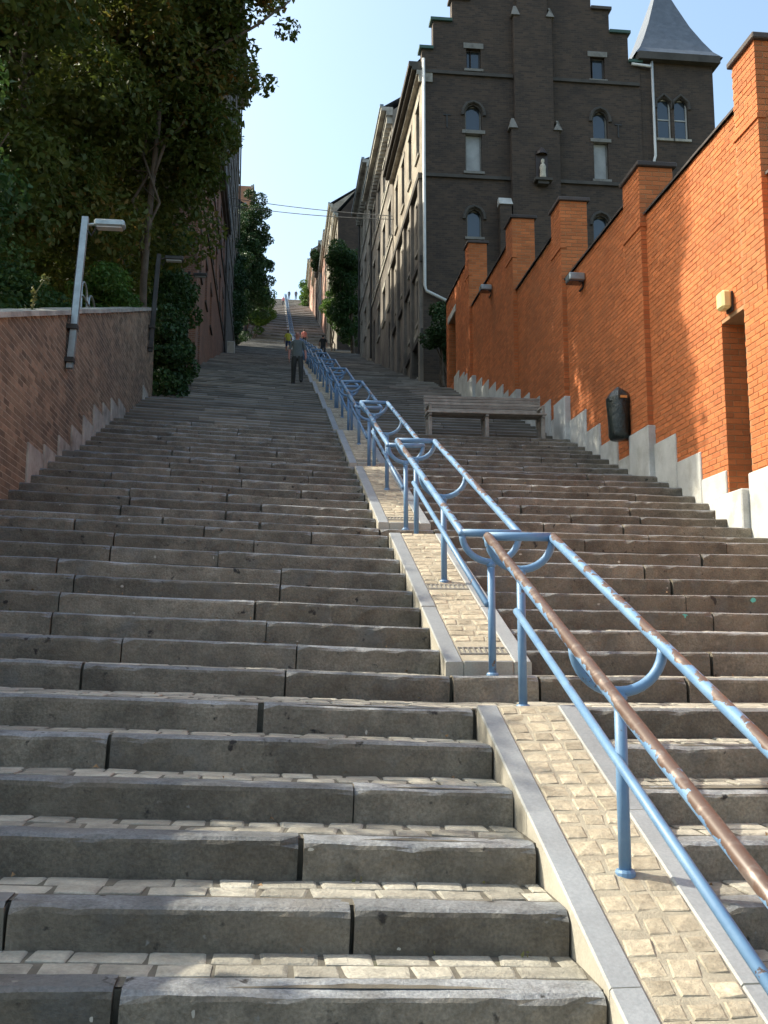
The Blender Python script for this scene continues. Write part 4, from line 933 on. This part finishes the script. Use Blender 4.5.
# ------------------------------------------------------------------ lamps, bin, bench and other things
def wall_lamp_post(label, y, zb, zt, lean, m, n):
    root = empty('lamp_post', (-2.93, y, zb)); H = zt-zb; mb = MB(); s = .045
    def pt(x, yy, h): return (x+lean[0]*h/H, yy+lean[1]*h/H, h)
    for part, h0, h1, mm in (('post', 0, H, m),):
        mb.hexa([pt(-s, -s, h0), pt(s, -s, h0), pt(s, s, h0), pt(-s, s, h0), pt(-s, -s, h1), pt(s, -s, h1), pt(s, s, h1), pt(-s, s, h1)]); mb.build('post', m, root)
    for h in ((.12, .62) if n < 2 else ()):
        mb = MB(); c = pt(0, 0, h); mb.box(-.085, c[1]-.08, h-.035, c[0]+.052, c[1]+.08, h+.035); mb.build('wall_bracket', M['iron'], root)
    c = Vector(pt(0, 0, H-.12)); mb = MB(); mb.tube([c, c+Vector((.16, 0, .02))], .022, 8); mb.build('arm', m, root)
    mb = MB(); mb.bbox(c.x+.14, c.y-.09, H-.15, c.x+.58, c.y+.09, H-.04, .025); ld = mb.build('lamp_head', m, root)
    mb = MB(); mb.box(c.x+.18, c.y-.07, H-.165, c.x+.54, c.y+.07, H-.151); mb.build('lamp_glass', M['concrete'], ld)
    mb = MB(); mb.tube([pt(-.055, 0, .3), pt(-.055, 0, H*.5), pt(-.06, .01, H-.3), pt(-.05, 0, H-.08), (c.x+.10, c.y, H-.28), (c.x+.18, c.y, H-.12)], .012, 6); mb.build('cable', M['cable'], root)
    tag(root, label, 'street lamp', 'street lamps fixed to the left wall')
wall_lamp_post('galvanised lamp post fixed to the left brick wall, nearest one', 14.30, 5.60, 7.95, (.10, .16), M['galv'], 0)
wall_lamp_post('dark lamp post at the far end of the left brick wall', 23.2, 8.55, 11.05, (.10, .25), M['iron'], 1)
wall_lamp_post('third thin lamp post half hidden in the bushes on the left', 32.0, zstair(32)-.2, zstair(32)+3.6, (.05, .1), M['iron'], 2)

root = empty('wall_light', (XW-.012, 11.68, 6.0)); mb = MB(); mb.bbox(-.15, -.10, -.11, -.02, .10, .13, .03); mb.build('lamp_cover', M['lampyel'], root); mb = MB(); mb.bbox(-.022, -.085, -.14, .004, .085, .12, .004); mb.build('back_plate', M['iron'], root)
tag(root, 'yellowed box light on the orange wall above the doorway', 'light')
for y, z, lab in ((17.55, 8.50, 'grey floodlight box on the orange wall above the litter bin'), (25.4, 11.22, 'grey floodlight box on the orange wall near its far end')):
    root = empty('floodlight', (XW-.06, y, z)); mb = MB(); mb.bbox(-.26, -.14, -.02, .04, .14, .12, .015); mb.build('housing', M['galv'], root); mb = MB(); mb.box(-.255, -.12, -.045, .02, .12, -.021); mb.build('lamp_glass', M['glass'], root); mb = MB(); mb.tube([(.02, .0, .03), (.06, .0, -.10), (.02, .15, -.14)], .02, 6); mb.build('bracket', M['iron'], root)
    tag(root, lab, 'floodlight')

# litter bin: black bag under a peaked hood, on a wall bracket
root = empty('litter_bin', (XW-.22, 15.28, 4.95)); mb = MB(); n = 24; q = random.Random(3); prof = [(.03, .0), (.15, .012), (.175, .08), (.185, .25), (.20, .45), (.205, .62), (.195, .68)]
b0 = len(mb.v)
for r, z in prof:
    for i in range(n):
        a = 2*math.pi*i/n; k = r*(1+.05*math.sin(a*5+z*9)+q.uniform(-.03, .03)); mb.v.append((k*math.cos(a)*.95, k*math.sin(a)*1.1, z))
for j in range(len(prof)-1):
    for i in range(n): a = b0+j*n+i; b = b0+j*n+(i+1) % n; mb.face((a, b, b+n, a+n))
mb.face(tuple(b0+i for i in range(n))[::-1]); mb.build('bag', M['bag'], root, True)
mb = MB(); b0 = len(mb.v); m_ = 8
for r, z in ((.19, .60), (.225, .63), (.222, .70), (.14, .80), (.03, .885), (.0, .89)):
    for i in range(m_): a = 2*math.pi*(i+.5)/m_; mb.v.append((r*math.cos(a)*.92+q.uniform(-.006, .006), r*math.sin(a)*1.05, z+q.uniform(-.008, .008)))
for j in range(5):
    for i in range(m_): a = b0+j*m_+i; b = b0+j*m_+(i+1) % m_; mb.face((a, b, b+m_, a+m_))
hd = mb.build('hood', M['bag'], root)
mb = MB(); mb.box(-.055, -.236, .655, .055, -.226, .695); mb.build('sticker', M['orange'], hd)
mb = MB(); mb.box(.20, -.06, .1, .215, .06, .66); mb.build('wall_bracket', M['iron'], root)
tag(root, 'black bagged litter bin with peaked hood hung on the orange wall', 'litter bin')

# bench facing down the stairs
BY, BZ = 18.62, LAND[3][1]
root = empty('bench', (4.10, BY+.25, BZ+zc(4.1))); W = 1.18; mb = None
for x in (-W+.06, 0, W-.06):
    m2 = MB(); m2.bbox(x-.035, -.20, 0, x+.035, -.12, .404, .005); m2.build('leg', M['wood'], root); m2 = MB(); m2.bbox(x-.035, .12, 0, x+.035, .195, .404, .005); m2.build('leg', M['wood'], root)
    m2 = MB(); m2.bbox(x-.030, -.24, .405, x+.030, .26, .455, .005); m2.build('seat_bearer', M['wood'], root)
    m2 = MB(); m2.hexa([(x-.03, .20, .30), (x+.03, .20, .30), (x+.03, .26, .30), (x-.03, .26, .30), (x-.03, .31, .92), (x+.03, .31, .92), (x+.03, .36, .92), (x-.03, .36, .92)]); m2.build('back_post', M['wood'], root)
for i in range(4): m2 = MB(); y = -.25+i*.115; m2.bbox(-W, y, .457, W, y+.10, .495, .006); m2.build('seat_slat', M['wood'], root)
for i in range(6):
    z = .53+i*.067; y = .175+(z-.3)*.1775-.02; m2 = MB(); m2.bbox(-W, y, z, W, y+.028, z+.055, .005); m2.build('back_slat', M['wood'], root)
for x in (-W+.06, W-.06): m2 = MB(); m2.bbox(x-.03, -.22, .62, x+.03, .21, .66, .006); m2.bbox(x-.025, -.22, .50, x+.025, -.17, .62, .005); m2.build('armrest', M['wood'], root)
tag(root, 'weathered brown slatted wooden bench on the right landing', 'bench')

def cable(label, a, b, sag):
    mb = MB(); a, b = Vector(a), Vector(b); mb.tube([a.lerp(b, t)-Vector((0, 0, sag*4*t*(1-t))) for t in [i/14 for i in range(15)]], .020, 5); tag(mb.build('overhead_cable', M['cable']), label, 'cable', 'cables strung across the stairs')
cable('upper thin cable strung across the street between the house fronts', (-3.0, 55.5, 27.6), (5.3, 43.8, 21.6), .12)
cable('lower thin cable strung across the street between the house fronts', (-3.0, 55.6, 27.2), (5.3, 43.6, 21.35), .16)
mb = MB(); mb.bbox(-.22, -.2, 0, .22, .2, .72, .02); o = mb.build('cabinet', M['concrete']); o.location = (-2.55, 55.5, ztread(55.5)+.13)
root = empty('utility_cabinet', o.location); o.parent = root; o.location = (0, 0, 0); mb = MB(); mb.box(-.18, -.212, .06, .18, -.202, .66); mb.build('door', M['stone'], root); tag(root, 'pale utility cabinet against the left house fronts', 'cabinet')
# metal hoops behind the wall
root = empty('garden_hoops', (-3.75, 19.9, gnd(19.9)))
zt = lt(19.9)-gnd(19.9)+.08
for i, (dy, w) in enumerate(((-.55, .28), (.25, .32))):
    mb = MB(); mb.tube([(0, dy-w, 0), (0, dy-w, zt)] + [(0, dy-w*math.cos(a), zt+.22*math.sin(a)) for a in [math.pi*q/10 for q in range(1, 10)]] + [(0, dy+w, zt), (0, dy+w, 0)], .022, 8); mb.build('hoop', M['galv'], root, True)
mb = MB(); mb.tube([(.04, -.9, zt-.15), (.04, .7, zt-.1)], .018, 6); mb.build('cross_bar', M['galv'], root)
tag(root, 'grey metal hoops showing above the left wall coping', 'hoop rail')
root = empty('weed_stalk', (-3.2, 13.1, lt(13.1)-.7)); mb = MB(); mb.tube([(0, 0, 0), (.0, .02, .75), (.02, .05, .95), (.1, .18, 1.2), (.16, .30, 1.28)], [.014, .012, .01, .008, .004], 6); mb.build('stem', M['grass'], root); leaves('foliage', root, [(.0, .05, .85, .05, .05, .2), (.1, .2, 1.2, .06, .08, .06)], 60, .07, M['grass'], 81); tag(root, 'single dry yellow stalk poking above the left wall', 'plant')
# litter of fallen leaves and spots on the treads
q = random.Random(77); lm_ = []
def leaf_litter():
    mb = MB()
    for _ in range(300):
        row = q.choice([r for r in ROWS if r[2] < 24]); k, i, y, z, d = row; side = q.random() < .55; x = q.uniform(XL+.05, RL-.1) if side else q.uniform(RR+.05, XR-.1)
        yy = y+q.uniform(.03, d-.05) if q.random() < .5 else y+d-q.uniform(.02, .07); s = q.uniform(.008, .022); a = q.uniform(0, 6.28); z_ = z+zc(x)+.008
        mb.ct = q.random(); dx, dy = math.cos(a)*s, math.sin(a)*s
        mb.quad((x-dx, yy-dy, z_), (x+dy*.5, yy-dx*.5, z_+q.uniform(.004, .02)), (x+dx, yy+dy, z_+.004), (x-dy*.5, yy+dx*.5, z_+q.uniform(.004, .02)))
    o = mb.build('fallen_leaves', M['leaf_dry']); tag(o, 'small dry leaves and scraps scattered over the steps', 'leaves', kind='stuff')
leaf_litter()
def weeds():
    pts = []
    for _ in range(150):
        row = q.choice([r for r in ROWS if r[2] < 16]); k, i, y, z, d = row; x = q.choice((XL+.06, XR-.06)) if q.random() < .5 else q.uniform(XL, XR)
        if RL-.05 < x < RR+.05: continue
        pts.append((x, y+d-.02, z+zc(x)+.01, .03, .02, .02))
    o = leaves('joint_weeds', None, pts, 700, .022, M['grass'], 88); tag(o, 'tiny weeds and moss tufts in the joints of the steps', 'weeds', kind='stuff')
weeds()

# ------------------------------------------------------------------ people
def person(label, loc, head, H, shirt, pants, skin=(.45,.22,.15), hair=(.05,.035,.025), stride=.26, legs=None, armb=.1, bald=False, shoes=(.03,.03,.03), near=False, lift=0., short=False):
    bm_v = []; bm_e = []; rad = []
    def J(p, r): bm_v.append(p); rad.append(r); return len(bm_v)-1
    def E(a, b): bm_e.append((a, b))
    pel = J((0, 0, .96), (.175, .12)); sp = J((0, .0, 1.12), (.175, .125)); ch = J((0, .0, 1.33), (.19, .125)); up = J((0, 0, 1.44), (.12, .085)); nk = J((0, -.01, 1.52), (.055, .055)); hb = J((0, -.025, 1.60), (.075, .085)); hm = J((0, -.025, 1.68), (.085, .10)); ht = J((0, -.02, 1.755), (.055, .065))
    for a, b in ((pel, sp), (sp, ch), (ch, up), (up, nk), (nk, hb), (hb, hm), (hm, ht)): E(a, b)
    for s in (-1, 1):
        sh = J((s*.185, 0, 1.42), (.062, .065)); el = J((s*.255, .03+armb*.2*s, 1.14), (.043, .045)); wr = J((s*.27, -.10-armb*s*.5, .91), (.030, .034)); ha = J((s*.268, -.13-armb*s*.6, .83), (.024, .04)); E(up, sh); E(sh, el); E(el, wr); E(wr, ha)
        d = s*stride; hip = J((s*.100, 0, .90), (.105, .105)); kn = J((s*.115, -d*.55-.03, .50+max(0, -d)*.1), (.085 if not short else .066, .085)); an = J((s*.125, -d*.9+.02, .09), (.068 if not short else .042, .07)); to = J((s*.12, -d*.9-.14, .045), (.040, .030)); E(pel, hip); E(hip, kn); E(kn, an); E(an, to)
    me = bpy.data.meshes.new('person'); me.from_pydata(bm_v, bm_e, []); o = bpy.data.objects.new('person', me); COL.objects.link(o)
    md = o.modifiers.new('skin', 'SKIN'); md.use_smooth_shade = True; o.modifiers.new('sub', 'SUBSURF').levels = 2 if near else 1
    if not me.skin_vertices:
        me.attributes  # created with the modifier below
        bpy.context.view_layer.objects.active = o
    sv = me.skin_vertices[0].data
    for i, r in enumerate(rad): sv[i].radius = r; sv[i].use_root = (i == 0)
    dg = bpy.context.evaluated_depsgraph_get(); dg.update(); new = bpy.data.meshes.new_from_object(o.evaluated_get(dg)); bpy.data.objects.remove(o)
    mm = [mat('skin', skin, .6, var=.08), mat('shirt', shirt, .85, var=.15, bump=.3, bscale=12), mat('trousers', pants, .9, var=.2, bump=.3, bscale=12), mat('hair', hair, .7, var=.2), mat('shoes', shoes, .7)]
    new.materials.clear(); [new.materials.append(m) for m in mm]
    for p in new.polygons:
        c = p.center; a = abs(c.x)
        if c.z > 1.535: k = 3 if (not bald and (c.z > 1.70 or c.y > .0)) or (bald and c.y > .02 and c.z < 1.68) else 0
        elif a > .205 and c.z < 1.18 or (a > .225 and c.z < .99): k = 0
        elif c.z > 1.49: k = 0
        elif c.z > .93: k = 1
        elif c.z < .085: k = 4
        elif short and c.z < .52: k = 0
        else: k = 2
        p.material_index = k
    o = link('person', new); mb = MB()
    if near:                                            # fingers, ears, nose joined into the one body mesh
        import bmesh
        for s in (-1, 1):
            bx, by, bz = s*.268, -.13-armb*s*.6, .80
            for f in range(4): mb.tube([(bx, by-.03+.02*f, bz), (bx-s*.004, by-.034+.02*f, bz-.035), (bx-s*.012, by-.036+.02*f, bz-.065-.01*(f in (1, 2)))], [.009, .0085, .006], 6)
            mb.tube([(bx-s*.01, by-.035, bz+.04), (bx-s*.02, by-.062, bz+.005), (bx-s*.022, by-.07, bz-.02)], [.011, .009, .007], 6)
            mb.tube([(s*.078, -.02, 1.64), (s*.098, -.01, 1.665), (s*.086, -.01, 1.69)], [.012, .016, .01], 6)
        mb.tube([(0, -.115, 1.685), (0, -.14, 1.65), (0, -.118, 1.64)], [.008, .016, .012], 6)
        bm = bmesh.new(); bm.from_mesh(new); t2 = mb.mesh('tmp', mm[0]); bm.from_mesh(t2); bm.to_mesh(new); bm.free()
        mb = MB(); mb.cm = 0
        for s in (-1, 1): mb.lathe([(.0, .012), (.012, .0), (.0, -.012)], (s*.033, -.112, 1.685), 6)
        mb.box(-.028, -.118, 1.605, .028, -.108, 1.612); mb.build('face_features', mat('dark_eyes', (.06,.03,.03), .5), o)
    k = H/1.79; o.scale = (k, k, k); o.rotation_euler = (0, 0, head); o.location = loc
    tag(o, label, 'person', 'people on the stairs'); return o
def on(x, y): return (x, y, ztread(y)+zc(x))
person('man in grey T-shirt and dark trousers walking down beside the handrail', on(.67, 30.7), 0, 1.74, (.12,.135,.13), (.045,.045,.042), skin=(.42,.19,.14), hair=(.25,.22,.20), bald=True, near=True)
person('person in yellow top and blue shorts left of the handrail', on(.81, 66.5), math.pi, 1.66, (.62,.52,.05), (.05,.07,.16), short=True)
person('person in dark clothes walking up right of the handrail', on(2.72, 56.5), math.pi, 1.5, (.03,.03,.03), (.04,.045,.06), hair=(.04,.03,.02))
person('person in red top and dark skirt beside the handrail', on(2.4, 84.0), math.pi, 1.6, (.50,.16,.13), (.03,.03,.04), skin=(.5,.26,.19))
person('person in black top and blue jeans high on the left flight', on(-1.5, 109.0), 0, 1.75, (.03,.035,.03), (.06,.10,.20))
person('small figure in pink near the top left of the handrail', on(1.0, 148.0), 0, 1.5, (.55,.22,.25), (.05,.05,.06))
person('left one of two dark figures at the head of the stairs', on(2.1, YTOP+.2), 0, 1.72, (.08,.09,.10), (.05,.05,.07))
person('right one of two dark figures at the head of the stairs', on(3.3, YTOP+.2), 0, 1.78, (.06,.06,.07), (.05,.05,.07))
